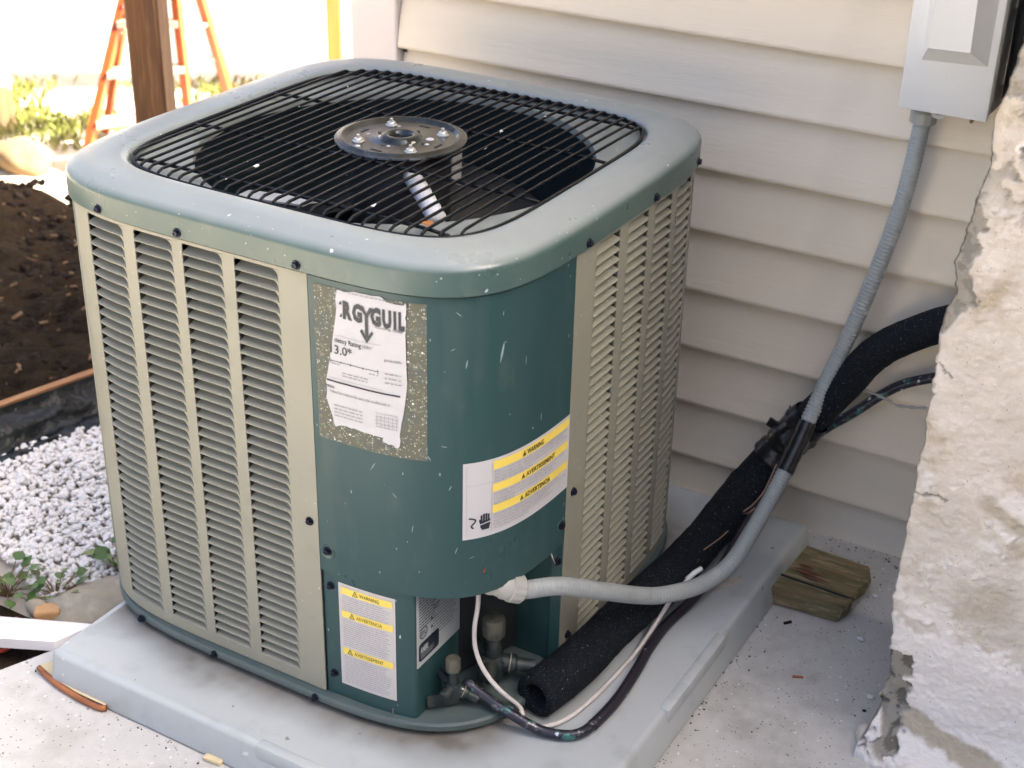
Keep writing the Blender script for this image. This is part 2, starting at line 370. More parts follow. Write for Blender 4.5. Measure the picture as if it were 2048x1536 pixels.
mb = MB(); mb.add(*bev_box((HX+.012, YW+.07, HE/2), (.030, .11, HE), .004)); part('corner_post', mb.vf, m_trim, house)
ovh = .12
mb = MB(); x0, x1, y0, y1 = HX-.05, XE+ovh, YW-ovh, YB+.05; ym = (y0+y1)/2
mb.add([(x0, y0, HE), (x1, y0, HE), (x1, y1, HE), (x0, y1, HE), (x0, ym, HE+.3), (x1, ym, HE+.3)], [(3, 2, 1, 0), (0, 1, 5, 4), (2, 3, 4, 5), (1, 2, 5), (3, 0, 4)])
part('roof', mb.vf, m_roof, house)

# ------------------------------------------------------------------ stucco wall at the right
SX, SY = .803, .036
st = thing('stucco_wall', 'weathered stucco wall end with peeling white paint at the right edge', 'wall', (SX+.6, SY, SLAB))
EDGE = [(-.06, .800), (.0, .806), (.03, .800), (.065, .810), (.10, .806), (.19, .799), (.28, .796), (.38, .800), (.475, .800), (.56, .799), (.624, .797), (.66, .808), (.70, .800), (.73, .806), (.773, .811), (.83, .818), (.886, .816), (.93, .826), (.982, .832), (1.05, .850), (1.15, .862), (2.9, .95)]
def edge(z):
    for (a, xa), (b, xb) in zip(EDGE, EDGE[1:]):
        if z <= b: return xa + (xb-xa)*(z-a)/(b-a)
    return EDGE[-1][1]
def sstep(a, b, x): t = min(1, max(0, (x-a)/(b-a))); return t*t*(3-2*t)
zs = [-.075 + .0025*i for i in range(440)] + [1.06 + .08*i for i in range(24)]
us = [-.30, -.24, -.16, -.07, -.03, -.012, -.005] + [.0025*i for i in range(98)] + [.26 + .12*i for i in range(24)]
V = []; aw, ag, ad, asn = [], [], [], []
for z in zs:
    ez = edge(z) + .0035*fbm((z*28, 1.7, .2)) + .0018*fbm((z*90, 2.7, 2.2)) + (.012*sstep(.12, .0, abs(z-.065)/.5) if False else 0)
    foot = .045*sstep(.05, -.06, z)**2
    for u in us:
        x = ez + max(u, 0)
        d = .0045*fbm((x*9, z*9, 3.1)) + .0024*fbm((x*38, z*38, 7.7)) + .0011*fbm((x*120, z*120, 1.1))
        y = SY + d - foot
        if u < 0: y = SY + d - foot*(1+u*3) + (-u); x = ez - .012*foot/.045 + .002*fbm((u*30, z*30, 5.5))
        elif u < .02: y += .008*(1-u/.02)**2
        # paint and wear masks
        nA = fbm((x*13, z*13, 11)); nB = fbm((x*45, z*45, 21), 5); nC = fbm((x*5, z*6, 31)); nD = fbm((x*110, z*110, 41), 3)
        lim = .155 + .045*nA + .018*nB + .006*nD - .25*max(0, x-.93) + .12*max(0, x-.87)
        white = sstep(lim+.006, lim-.003, z)
        white = max(white, .8*sstep(.0, .45, nC + .5*nA + .3*nB)*sstep(1.0, .3, z), .75*sstep(.10, .16, nA + .5*nB)*sstep(.70, .80, z))
        rx = (x-(.822 + .016*nA)); gz = z - .03
        grey = sstep(.022 + .016*nB + .006*nD, .014 + .016*nB + .006*nD, abs(rx))*sstep(.082, .072, abs(gz+.012*nA+.006*nD))
        wz = sstep(.585, .66, z)*sstep(.80, .74, z)
        gw = wz*(.030 + .020*nA + .010*nB + .004*nD)
        grey = max(grey, sstep(gw+.002, gw-.002, x-ez)*(gw > .004))
        grey = max(grey, .85*sstep(-.05, .05, nC*.7 + nA*.6 + nB*.35 + .12)*sstep(.74, .84, z + .25*(.86-x) + .03*nB))
        dark = grey*sstep(.30, .36, nB + .35*nD - .25*nA)*(.8 if z < .2 else .40)
        crack = 1 if (abs(z - (.375 + .25*(x-.83) + .02*nA)) < .0016 and .80 < x < .845) or (abs(z - (.56 - .5*(x-.80) + .012*nB)) < .0016 and x < .83) else 0
        dark = max(dark, .75*crack)
        ln = abs((z - (.028 - .27*(x-.80)) + .008*nA))
        grey2 = sstep(.014, .006, ln - .006 + .006*nB)*sstep(-.065, -.03, z)*(x > .80)
        stn = max(sstep(.018, .004, abs(z-(.385-.32*(x-.89)) + .012*nA))*sstep(.875, .90, x)*.75, .55*sstep(.045, .012, abs(z-.235+.03*nA))*sstep(.86, .9, x)*sstep(.97, .93, x), .8*grey2)
        if white > .5 and grey < .3: y -= .0028
        y += .004*grey + .004*dark + .0012*nD
        if u < -.01: white *= .3; grey = max(grey, .4)
        V.append(Vector((x, y, z))); aw.append(white*(1-grey)*(1-.8*grey2)); ag.append(grey); ad.append(dark*.8); asn.append(stn*(1-grey))
nu = len(us)
F = [(j*nu+i, j*nu+i+1, (j+1)*nu+i+1, (j+1)*nu+i) for j in range(len(zs)-1) for i in range(nu-1)]
n0 = len(V); xr = us[-1]+.83
V += [Vector((xr+.1, SY, -.075)), Vector((xr+.1, SY+.30, -.075)), Vector((xr+.1, SY, 2.88)), Vector((xr+.1, SY+.30, 2.88)), Vector((.86, SY+.30, 2.88)), Vector((.86, SY, 2.88)), Vector((.80, SY+.30, -.075))]
F += [(n0, n0+1, n0+3, n0+2), (n0+2, n0+3, n0+4, n0+5), (n0+1, n0+6, n0+4, n0+3)]
me = mesh('render_face', V, F, m_stucco, True)
for nm, dat in (('white', aw), ('grey', ag), ('dark', ad), ('stain', asn)):
    a = me.attributes.new(nm, 'FLOAT', 'POINT'); a.data.foreach_set('value', dat + [0.0]*7)
link('render_face', me, st)
# mortar fillet along its foot
P = [(.79, .055, -.056), (.80, .02, -.052), (.84, .004, -.054), (.90, -.004, -.055), (1.0, -.008, -.056), (1.3, -.010, -.056)]
Q = resample(catmull(P, 8), .012); mbf = tube(resample(catmull(P, 8), .006), lambda t: .0125 + .003*sin(t*40) + .002*sin(t*97), 10)
for v in mbf[0]: v += Vector((.004*fbm(v*60), .004*fbm(v*60+Vector((7, 0, 0))), .004*fbm(v*40)))
me = mesh('mortar_fillet', *mbf, m_stucco, True)
a = me.attributes.new('white', 'FLOAT', 'POINT'); a.data.foreach_set('value', [max(0, min(1, .35 + 1.8*fbm(v.co*26))) for v in me.vertices])
link('mortar_fillet', me, st)

# unseen dark timber wall added right of the camera to block light
bw = thing('light_blocker_wall', 'tall dark timber wall, out of view, added to block light from the right', 'wall', (2.4, -2.5, SLAB))
for i in range(38): part('plank', bev_box((2.4 + .004*(i % 3), .01 - .15*i, 1.05), (.03, .146, 2.2), .004, None, 1), m_darkwood, bw)

# ------------------------------------------------------------------ background fence, posts, ladder
FA, FB = Vector((-3.9, 1.07, 0)), Vector((-.9, 3.147, 0)); fd = (FB-FA).normalized(); fn = Vector((fd.y, -fd.x, 0))
fence = thing('vinyl_fence', 'white vinyl privacy fence across the back of the sunny yard', 'fence', ((FA+FB)/2 + Vector((0, 0, GND))))
Mf = Matrix.Rotation(math.atan2(fd.y, fd.x), 3, 'Z'); L = (FB-FA).length; npl = int(L/.152)
pm = mesh('fence_board', *bev_box((0, 0, .78), (.149, .022, 1.5), .004, Mf, 1), m_fence)
for i in range(npl):
    p = FA + fd*(.152*i + .076); link('fence_board', pm, fence, (p.x, p.y, GND+.04 + .002*(i % 3)))
for zz in (.10, 1.46): part('rail', bar(FA + Vector((0, 0, GND+zz)) + fn*.022, FB + Vector((0, 0, GND+zz)) + fn*.022, .02, .09), m_fence, fence)
def post(label, c, w, rot, h, mat):
    t = thing('timber_post', label, 'post', (c[0], c[1], GND), 'timber posts in the yard')
    part('shaft', bev_box((c[0], c[1], GND-.05+h/2), (w, w, h), .005, Matrix.Rotation(rot, 3, 'Z'), 1), mat, t)
    return t
post('brown shaded timber post standing in front of the orange ladder', (-1.13, .69), .074, radians(24), 2.8, m_post)
post('pale sunlit timber post at the left edge of the picture', (-2.515, 1.425), .075, radians(5), 2.4, m_palepost)
post('narrow golden timber post beside the house corner', (-1.85, 2.315), .05, radians(37), 2.4, m_pine)
lad = thing('step_ladder', 'orange fibreglass step ladder standing behind the brown post', 'ladder', (-1.99, 1.58, GND))
def at_z(a, b, z): t = (z-a[2])/(b[2]-a[2]); return Vector(a).lerp(Vector(b), t)
FLr = ((-2.017, 1.28, GND), (-1.973, 1.473, .371)); FRr = ((-1.871, 1.60, GND), (-1.831, 1.539, .378))
RLr = ((-2.128, 1.484, GND), (-2.00, 1.51, .36)); RRr = ((-2.011, 1.968, GND), (-1.912, 1.736, .33))
TOPZ = .50
for (a, b) in (FLr, FRr, RLr, RRr):
    top = at_z(a, b, TOPZ); rl = part('rail', bar(a, top, .036, .020, (.9, .4, 0)), m_orange, lad)
    part('foot', bar(Vector(a)-Vector((0, 0, .004)), at_z(a, b, GND+.05), .044, .03, (.9, .4, 0)), m_alu, rl)
for zz in (.03, .17, .31): part('tread', bar(at_z(*FLr, zz), at_z(*FRr, zz), .055, .02), m_alu, lad)
for zz in (.12, .36): part('rear_brace', bar(at_z(*RLr, zz), at_z(*RRr, zz), .018, .012), m_alu, lad)
part('spreader', bar(at_z(*FLr, .27), at_z(*RLr, .27), .012, .012), m_alu, lad); part('spreader', bar(at_z(*FRr, .25), at_z(*RRr, .25), .012, .012), m_alu, lad)
part('top_cap', bev_box((-1.91, 1.575, TOPZ+.012), (.16, .26, .035), .006, Matrix.Rotation(radians(-20), 3, 'Z')), m_orange, lad)

# ------------------------------------------------------------------ loose yard matter
def blob(r, seed, squash=.7, sub=1):
    bm = bmesh.new(); bmesh.ops.create_icosphere(bm, subdivisions=sub, radius=1)
    bm.verts.index_update(); rnd = random.Random(seed)
    V = [Vector((v.co.x*r[0], v.co.y*r[1], v.co.z*r[2]))*(1 + .28*fbm(v.co*1.3 + Vector((seed*3.7, 1, 2)))) for v in bm.verts]
    F = [tuple(v.index for v in f.verts) for f in bm.faces]; bm.free(); return V, F
def rot_rand(rnd): return Matrix.Rotation(rnd.uniform(0, 6.28), 3, 'Z') @ Matrix.Rotation(rnd.uniform(-.6, .6), 3, 'X') @ Matrix.Rotation(rnd.uniform(-.6, .6), 3, 'Y')
rnd = random.Random(3)
protos = []
for k in range(10):
    bm = bmesh.new(); bmesh.ops.create_icosphere(bm, subdivisions=1, radius=1); bm.verts.index_update()
    V = [v.co*(1+.42*fbm(v.co*1.6 + Vector((k*5.1, 0, 0)))) for v in bm.verts]; V = [Vector((v.x, v.y*.8, v.z*.62)) for v in V]
    protos.append((V, [tuple(v.index for v in f.verts) for f in bm.faces])); bm.free()
mb = MB(); n = 0
while n < 14000:
    y = rnd.uniform(-.42, .62); xe = edge_x(y) + .095 + .02*fbm((y*14, 3, 3)); x = rnd.uniform(xe, -.31)
    lim = -.345 + .30*max(0, (-.47-x)) - .10*max(0, x+.52)      # lower border with weeds and stone
    if y < lim + .03*fbm((x*9, 0, 0)) + .02 + (.07 if x > -.50 else 0): continue
    s = rnd.uniform(.0036, .0078)*(1.35 if rnd.random() < .12 else 1); V, F = protos[n % 10]; R = rot_rand(rnd)
    c = Vector((x, y, GND + .004 + rnd.uniform(0, .014) + .006*fbm((x*8, y*8, 0)))); mb.add([R @ (v*s) + c for v in V], F); n += 1
o = part('white_gravel', mb.vf, m_gravel, smooth=False, kind='stuff', label='bed of small white gravel left of the air conditioner', category='gravel')
mb = MB()
for i in range(1500):
    y = rnd.uniform(-.3, 1.05); x = edge_x(y) - rnd.uniform(.01, 1.3)
    if y > 1.0 + .22*(x+1.95): continue
    s = rnd.uniform(.006, .022); V, F = protos[i % 10]; R = rot_rand(rnd); c = Vector((x, y, GND + .06 + .02*fbm((x*5, y*5, .7)))); mb.add([R @ (v*s) + c for v in V], F)
part('soil_clods', mb.vf, m_clod, kind='stuff', label='dark crumbled clods over the planting soil', category='soil')
mb = MB()
for i in range(210):
    y = rnd.uniform(-.3, 1.0); x = edge_x(y) - rnd.uniform(.01, 1.2)
    if y > .98 + .22*(x+1.95): continue
    l = rnd.uniform(.005, .026); R = rot_rand(rnd); c = Vector((x, y, GND + .078 + .02*fbm((x*5, y*5, .7)))); mb.add(*box(c, (l, l*.35, .004), R))
part('bark_chips', mb.vf, m_chip, kind='stuff', label='orange brown bark chips scattered on the dark soil', category='bark chips')
mb = MB()
for i in range(4200):
    t = rnd.random(); u = rnd.gauss(0, 1)
    if rnd.random() < .7: p = FA.lerp(FB, rnd.uniform(.05, .95)) + fn*abs(rnd.gauss(.12, .14)); 
    else: p = Vector((-2.45 + rnd.gauss(0, .22), 1.55 + rnd.gauss(0, .13), 0))
    if fbm((p.x*3, p.y*3, 5)) < -.12: continue
    h = rnd.uniform(.02, .06); a = rnd.uniform(0, 6.28); d = Vector((cos(a), sin(a), 0)); q = Vector((-d.y, d.x, 0))*.004; b0 = Vector((p.x, p.y, GND-.005)); tip = b0 + d*h*.6 + Vector((0, 0, h))
    mb.add([b0-q, b0+q, b0+d*h*.2+Vector((0, 0, h*.6))+q*.7, tip, b0+d*h*.2+Vector((0, 0, h*.6))-q*.7], [(0, 1, 2, 3, 4)])
part('grass', mb.vf, m_grass, kind='stuff', label='sunlit patchy grass along the foot of the white fence', category='grass')
def rock(name, label, cat, c, r, seed, mat, rz=0):
    V, F = blob(r, seed, sub=3); R = Matrix.Rotation(rz, 3, 'Z')
    V = [R @ (v*(1+.06*fbm(v*60))) + Vector(c) for v in V]
    o = part(name, (V, F), mat, smooth=True); o['label'] = label; o['category'] = cat; return o
rock('field_stone', 'large flat tan stone between the white gravel and the grey pad', 'stone', (-.415, -.285, -.098), (.098, .075, .040), 4, m_stone, .6)
rock('yard_rock', 'brown rock lying on sunlit ground at the far left', 'rock', (-2.185, 1.205, -.07), (.10, .065, .06), 9, m_yardrock, .3)
o = part('brick_piece', bev_box((-.468, -.352, -.085), (.042, .03, .03), .004, Matrix.Rotation(.7, 3, 'Z')), m_brick); o['label'] = 'small orange brick fragment beside the white board'; o['category'] = 'brick'
o = part('stone_chip', blob((.020, .016, .018), 12, sub=2), m_stone, smooth=True, off=(-.492, -.350, -.085)); o['label'] = 'small yellowish stone touching the orange brick fragment'; o['category'] = 'stone'
# white board resting on the ground against the slab
a, b, c, d_ = Vector((-.83, -.56, -.066)), Vector((-.345, -.363, -.048)), Vector((-.366, -.430, -.048)), Vector((-.79, -.615, -.066))
mb = MB(); th = Vector((0, 0, -.018)); mb.add([a, b, c, d_, a+th, b+th, c+th, d_+th], [(0, 3, 2, 1), (4, 5, 6, 7), (3, 7, 6, 2), (0, 1, 5, 4), (1, 2, 6, 5), (0, 4, 7, 3)])
o = part('white_plank', mb.vf, m_plank); o['label'] = 'white painted board lying at the left corner of the pad'; o['category'] = 'board'
o = part('red_hose', tube(resample(catmull([(-.56, -.50, -.10), (-.50, -.47, -.098), (-.462, -.452, -.088), (-.456, -.425, -.078), (-.472, -.398, -.082), (-.52, -.375, -.10)]), .008), .0045, 8), m_hose, smooth=True); o['label'] = 'short loop of red hose below the white board'; o['category'] = 'hose'
struct(part('soil_pocket', ([(-.9, -.75, GND+.004), (-.40, -.75, GND+.004), (-.34, -.36, GND+.004), (-.62, -.36, GND+.004)], [(0, 1, 2, 3)]), m_soil))
# timber edging and black plastic sheet
ea, eb = Vector((edge_x(-.9), -.9, 0)), Vector((edge_x(.95), .95, 0))
o = part('timber_edging', bar(ea + Vector((0, 0, -.075)), eb + Vector((0, 0, -.075)), .019, .09), m_edging); o['label'] = 'thin reddish brown timber edging board along the dark soil'; o['category'] = 'edging'
mb = MB(); nL, nH = 120, 14; ed = (eb-ea).normalized(); en = Vector((ed.y, -ed.x, 0))
for i in range(nL+1):
    t = i/nL; p = ea.lerp(eb, t)
    for k in range(nH+1):
        h = k/nH; out_ = .012 + .115*h**1.3 + .030*fbm((t*26, h*3, 2))*h + .014*fbm((t*60, h*7, 4))*h
        z = -.034 - .068*min(1, h*1.15) + .022*fbm((t*30, h*4, 8))*h + (.016*sin(h*9) if h > .55 else 0)
        mb.V.append(p + en*out_ + Vector((0, 0, z)))
mb.F = [(i*(nH+1)+k, (i+1)*(nH+1)+k, (i+1)*(nH+1)+k+1, i*(nH+1)+k+1) for i in range(nL) for k in range(nH)]
o = part('plastic_sheet', mb.vf, m_sheet, smooth=True); o['label'] = 'crumpled black plastic sheet between the timber edging and gravel'; o['category'] = 'plastic sheet'
# weeds
def leaf_mesh():
    V = []; n = 9
    for i in range(n):
        t = i/(n-1); wd = .5*sin(pi*min(1, t*1.05))**.8*(1-.25*t)
        V += [Vector((t, -wd, .10*sin(t*3)+.06)), Vector((t, 0, .10*sin(t*3))), Vector((t, wd, .10*sin(t*3)+.06))]
    F = []
    for i in range(n-1): F += [(3*i, 3*i+3, 3*i+4, 3*i+1), (3*i+1, 3*i+4, 3*i+5, 3*i+2)]
    return mesh('leaf', V, F, m_leaf, True)
LEAF = leaf_mesh()
def weed(label, c, nl, spread, size, seed):
    r = random.Random(seed); t = thing('weed_plant', label, 'weed', c, 'low weeds around the gravel'); mb = MB(); L = []
    for k in range(nl):
        a = r.uniform(0, 6.28); rr = spread*math.sqrt(r.random()); h = r.uniform(.012, .05)
        tip = Vector(c) + Vector((cos(a)*rr, sin(a)*rr, h)); mb.add(*tube([Vector(c), Vector(c).lerp(tip, .5) + Vector((0, 0, .006)), tip], .0012, 5)); L.append((tip, a, r.uniform(.8, 1.25)*size, r.uniform(-.5, .3)))
    part('stem', mb.vf, m_stem, t)
    for tip, a, s, tilt in L:
        o = link('leaf', LEAF, t, tip); o.scale = (s, s, s); o.rotation_euler = (r.uniform(-.4, .4), tilt, a)
weed('leafy green weed clump at the left edge below the gravel', (-.585, -.335, GND), 30, .055, .022, 1)
weed('low green weed growing between the gravel and the tan stone', (-.508, -.296, GND), 24, .042, .017, 2)
weed('small dark green weed at the bottom left of the louvred cabinet', (-.475, -.185, GND+.006), 12, .03, .026, 5)

# ================================================================== EQUIPMENT PAD
pad = thing('equipment_pad', 'grey plastic equipment pad carrying the air conditioner', 'pad', (.118, -.02, SLAB))
def pad_mesh():
    x0, x1, y0, y1 = -.305, .541, -.489, .452
    bm = bmesh.new(); b = bmesh.ops.create_cube(bm, size=1)
    for v in bm.verts:
        v.co = Vector((x0 if v.co.x < 0 else x1, y0 if v.co.y < 0 else y1, SLAB+.003 if v.co.z < 0 else 0.0))
        if v.co.z < -.01: v.co.x += .012 if v.co.x > .1 else -.006; v.co.y += -.006 if v.co.y < 0 else .006
    bmesh.ops.bevel(bm, geom=[e for e in bm.edges if not all(v.co.z < -.01 for v in e.verts)], offset=.0085, segments=3, affect='EDGES', profile=.6)
    me = bpy.data.meshes.new('pad_body'); bm.to_mesh(me); bm.free(); me.materials.append(m_pad)
    me.polygons.foreach_set('use_smooth', [True]*len(me.polygons)); return sharp(me, 40)
link('pad_body', pad_mesh(), pad)
# raised grip blocks moulded on the front and right edges
part('grip_block', bev_box((.145, -.4845, -.0105), (.115, .018, .026), .004), m_pad, pad, ang=40)
part('grip_block', bev_box((.5385, -.02, -.0105), (.018, .21, .026), .004), m_pad, pad, ang=40)
nx, ny = 150, 160; V = []; dirt = []
for j in range(ny+1):
    for i in range(nx+1):
        x = -.293 + .822*i/nx; y = -.477 + .917*j/ny; V.append(Vector((x, y, .0003)))
        d = (abs(x/.382)**4.15 + abs(y/.382)**4.15)**(1/4.15)*.382 - .382
        n1 = fbm((x*7, y*7, 4)); n2 = fbm((x*30, y*30, 9))
        v = sstep(.070 + .035*n1, -.02, d)*(.80 + .18*n2) + .12*sstep(.25, .6, n1*.8 + n2*.4)
        ed_ = sstep(.545, .50, x)*sstep(-.49, -.45, y); dirt.append(max(0, min(.85, v))*ed_)
F = [(j*(nx+1)+i, j*(nx+1)+i+1, (j+1)*(nx+1)+i+1, (j+1)*(nx+1)+i) for j in range(ny) for i in range(nx)]
m_padtop = M('soiled_pad_top', (.42, .455, .455), .45, var=[(2.5, (.46, .49, .49), .4, .7), (16, (.36, .39, .385), .55, .78)], rvar=.1, attr=[('dirt', (.115, .092, .062))], bump=[(140, .08, .001)], specks=[(75, .26, (.24, .23, .2), .96)])
me = mesh('soiled_top', V, F, m_padtop, True); a_ = me.attributes.new('dirt', 'FLOAT', 'POINT'); a_.data.foreach_set('value', dirt); link('soiled_top', me, pad)
part('scuff', ([surf_v for surf_v in [(.462, .150, .0006), (.476, .165, .0006), (.487, .185, .0006), (.505, .222, .0006), (.512, .243, .0006), (.502, .248, .0006), (.498, .232, .0006), (.490, .236, .0006), (.484, .214, .0006), (.475, .199, .0006), (.470, .176, .0006)]], [tuple(range(11))]), M('pale_scuff', (.55, .47, .40), .8, var=[(60, (.42, .40, .37), .45, .6)]), pad)

# ================================================================== AIR CONDITIONER
ac = thing('air_conditioner', 'grey green central air conditioner condenser unit with louvred tan panels', 'air conditioner', (0, 0, 0))
base = part('base_pan', rings([(.352, 4.2, .0105), (.379, 4.15, .0100), (.382, 4.15, .0115), (.382, 4.15, .0195), (.3795, 4.15, .0228), (.374, 4.2, .0235), (.05, 4, .0235)], 160, True), m_base, ac, ang=40)
V, F = rings([(.335, 5, .03), (.335, 5, .225), (.335, 5, .226), (.335, 5, .64)], 160)
for v in V[:320]:
    if v.x > .245 and v.y < -.125:
        if v.x > -v.y: v.y = -.125
        else: v.x = .245
coil = part('coil', (V, F), m_coil, ac)
for fx, fy in ((-.24, -.30), (.24, -.24), (-.24, .28), (.24, .28)): part('foot', lathe([(.030, 0), (.034, .002), (.034, .009), (.030, .0115)], 20, (fx, fy, .0004)), m_dark, base, ang=45)
# --- lid
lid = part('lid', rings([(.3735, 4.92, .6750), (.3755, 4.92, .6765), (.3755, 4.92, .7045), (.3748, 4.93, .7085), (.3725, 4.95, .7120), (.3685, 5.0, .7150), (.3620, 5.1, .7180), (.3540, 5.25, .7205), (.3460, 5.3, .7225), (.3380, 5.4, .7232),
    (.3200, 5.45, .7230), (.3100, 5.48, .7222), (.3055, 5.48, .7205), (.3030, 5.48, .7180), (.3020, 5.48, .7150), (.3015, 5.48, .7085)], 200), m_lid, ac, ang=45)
part('orifice_plate', rings([(.3020, 5.48, .7092), (.3005, 5.0, .7070), (.2940, 2.5, .7050), (.2885, 2.0, .7040), (.2870, 2.0, .7000), (.2868, 2.0, .6700)], 160), m_inner, lid, ang=45)
part('lid_underside', rings([(.3735, 4.92, .6750), (.366, 4.92, .6750), (.366, 4.92, .700)], 160), m_dark, lid)
part('fan_orifice', rings([(.2866, 2, .694), (.286, 2, .60), (.286, 2, .45), (.02, 2, .45)], 96, True), m_venturi, ac, smooth=True)
# --- louvred panels
ZB, ZT = .0245, .6725; LB, LT = .0430, .6680; NL = 42; PITCH_L = (LT-LB)/NL
COLS_A = [(-.2632, -.1880), (-.1670, -.1000), (-.0825, -.0160), (.0040, .0740)]
COLS_B = [(.5834, .6534), (.6764, .7414), (.7614, .8224), (.8404, .9079)]
def frange(a, b, step):
    n = max(1, int(round((b-a)/step))); return [a + (b-a)*i/n for i in range(n+1)]
def panel(s0, s1, cols):
    cuts = [s0]
    segs = []; cur = s0
    for a, b in sorted(cols):
        segs.append((cur, a, False)); segs.append((a, b, True)); cur = b
    segs.append((cur, s1, False)); mb = MB()
    def strip(a, b, z0, z1):
        ss = frange(a, b, .009); V = [surf(s, z) for s in ss for z in (z0, z1)]
        mb.add(V, [(2*i, 2*i+2, 2*i+3, 2*i+1) for i in range(len(ss)-1)])
    for a, b, win in segs:
        if win: strip(a, b, ZB, LB); strip(a, b, LT, ZT)
        else: strip(a, b, ZB, LB); strip(a, b, LB, LT); strip(a, b, LT, ZT)
    me = mesh('side_panel', *mb.vf, m_tan, True)
    bm = bmesh.new(); bm.from_mesh(me); bmesh.ops.remove_doubles(bm, verts=bm.verts[:], dist=.0001)
    r = bmesh.ops.solidify(bm, geom=bm.faces[:], thickness=.0018); bm.to_mesh(me); bm.free()
    sharp(me, 45); return me
pA = link('side_panel', panel(-.62, S_A, COLS_A), ac); pA['label'] = 'front louvred tan panel'
pB = link('side_panel', panel(S_B, 1.0, COLS_B), ac); pB['label'] = 'louvred panel facing the stucco wall'
def offv(off, s, z): return off(s, z) if callable(off) else off
def plain(s0, s1, z0, z1, off=0.0, step=.009, nz=2):
    ss = frange(s0, s1, step); V = []; F = []
    for s in ss:
        for k in range(nz): V.append(surf(s, z0 + (z1-z0)*k/(nz-1), offv(off, s, z0 + (z1-z0)*k/(nz-1))))
    for i in range(len(ss)-1):
        for k in range(nz-1): F.append((i*nz+k, (i+1)*nz+k, (i+1)*nz+k+1, i*nz+k+1))
    return V, F
mb = MB(); mb.add(*plain(SMIN+.001, -.622, ZB, ZT)); mb.add(*plain(1.002, SMAX, ZB, ZT)); part('rear_panel', mb.vf, m_tan, ac, smooth=True)
# rolled crease at the left post of the front panel
part('panel_bead', tube([surf(-.335, ZB+.01, .0002), surf(-.335, ZT-.004, .0002)], .0022, 8), m_tan, pA, smooth=True)
def louver(s0, s1, near):
    g = .0004; ss = frange(s0+g, s1-g, .012); P = PITCH_L
    prof = [(.0022, .0000), (-.0012, -.0004), (-.0014, .0008), (.0005, .0022), (.0040, .0035), (.0085, .0050), (.0130, .0070), (.0170, .0098), (.0195, .0135), (.0205, .0180)]
    mb = MB(); n = len(prof); V = [surf(s, LB + z, -d) for s in ss for d, z in prof]
    mb.add(V, [(i*n+k, (i+1)*n+k, (i+1)*n+k+1, i*n+k+1) for i in range(len(ss)-1) for k in range(n-1)])
    zt = LB + P - .0004
    for sgn, se_ in ((1, s1), (-1, s0)):      # formed, rounded upper corners
        r = .0098 if sgn == near else .0032
        arc = [(se_ - sgn*(r - r*sin(a)), zt - (r - r*cos(a))*1.05) for a in [pi/2*i/5 for i in range(6)]]
        pts = [(se_ + sgn*.0003, zt)] + arc
        V = [surf(s, z, .0003) for s, z in pts]; V2 = [surf(s, z, -.003) for s, z in arc]
        fs = [(0, i, i+1) if sgn < 0 else (0, i+1, i) for i in range(1, 6)]
        fs += [(i, 6+i, 7+i, i+1) if sgn > 0 else (i, i+1, 7+i, 6+i) for i in range(1, 6)]
        mb.add(V + V2, fs)
    me = mesh('louver', *mb.vf, m_tan, True); return sharp(me, 40)
for pan, cols, near in ((pA, COLS_A, 1), (pB, COLS_B[:3], -1)):
    for c in cols:
        me = louver(*c, near)
        for i in range(NL): link('louver', me, pan, (0, 0, PITCH_L*i))
mb = MB(); me = louver(*COLS_B[3], -1)
V = [v.co.copy() for v in me.vertices]; F = [tuple(p.vertices) for p in me.polygons]
for i in range(NL): mb.add([v + Vector((0, 0, PITCH_L*i)) for v in V], F)
part('far_louvers', mb.vf, m_tan, pB, ang=40, kind='stuff')
# --- corner access cover and the recessed service corner
ZC = .236
mb = MB(); g = .0012
mb.add(*plain(S_A+g, S_B-g, ZC, ZT, .0004, .007, 2))
ss = frange(S_A+g, S_B-g, .007); V = [surf(s, ZC, .0004) for s in ss] + [surf(s, ZC, -.010) for s in ss]; k = len(ss)
mb.add(V, [(i, k+i, k+i+1, i+1) for i in range(k-1)])
cover = part('corner_cover', mb.vf, m_green, ac, ang=45)
V = [surf(s, ZC+.002, -.004) for s in ss] + [Vector((.20, -.137, ZC+.002))]
part('cover_underside', (V, [(i+1, i, len(ss)) for i in range(len(ss)-1)]), m_dark, cover)
xw, yw2 = .262, -.138
path = [surf(s, 0, -.004) for s in frange(S_A+g, .250, .01)]; path = [Vector((p.x, p.y, 0)) for p in path if p.x < xw-.006]
yf = path[-1].y + .002
path += [Vector((xw-.003, yf+.0005, 0)), Vector((xw-.0006, yf+.003, 0)), Vector((xw, yf+.008, 0))] + [Vector((xw, yy, 0)) for yy in frange(yf+.03, yw2, .03)]
path += [Vector((xx, yw2, 0)) for xx in frange(xw+.01, .352, .03)] + [Vector((.354, yw2-.003, 0)), surf(S_B-.004, 0, -.004), surf(S_B-g, 0, -.001)]
V = [Vector((p.x, p.y, z)) for p in path for z in (.0236, ZC+.03)]
lower = part('service_panel', (V, [(2*i, 2*i+2, 2*i+3, 2*i+1) for i in range(len(path)-1)]), m_green, ac, ang=50)
# dark seams between panels and lid
for s in (S_A, S_B): part('seam', (lambda a: ([surf(s-.0012, ZB, a), surf(s+.0012, ZB, a), surf(s+.0012, ZT, a), surf(s-.0012, ZT, a)], [(0, 1, 2, 3)]))(-.0022), m_dark, ac)
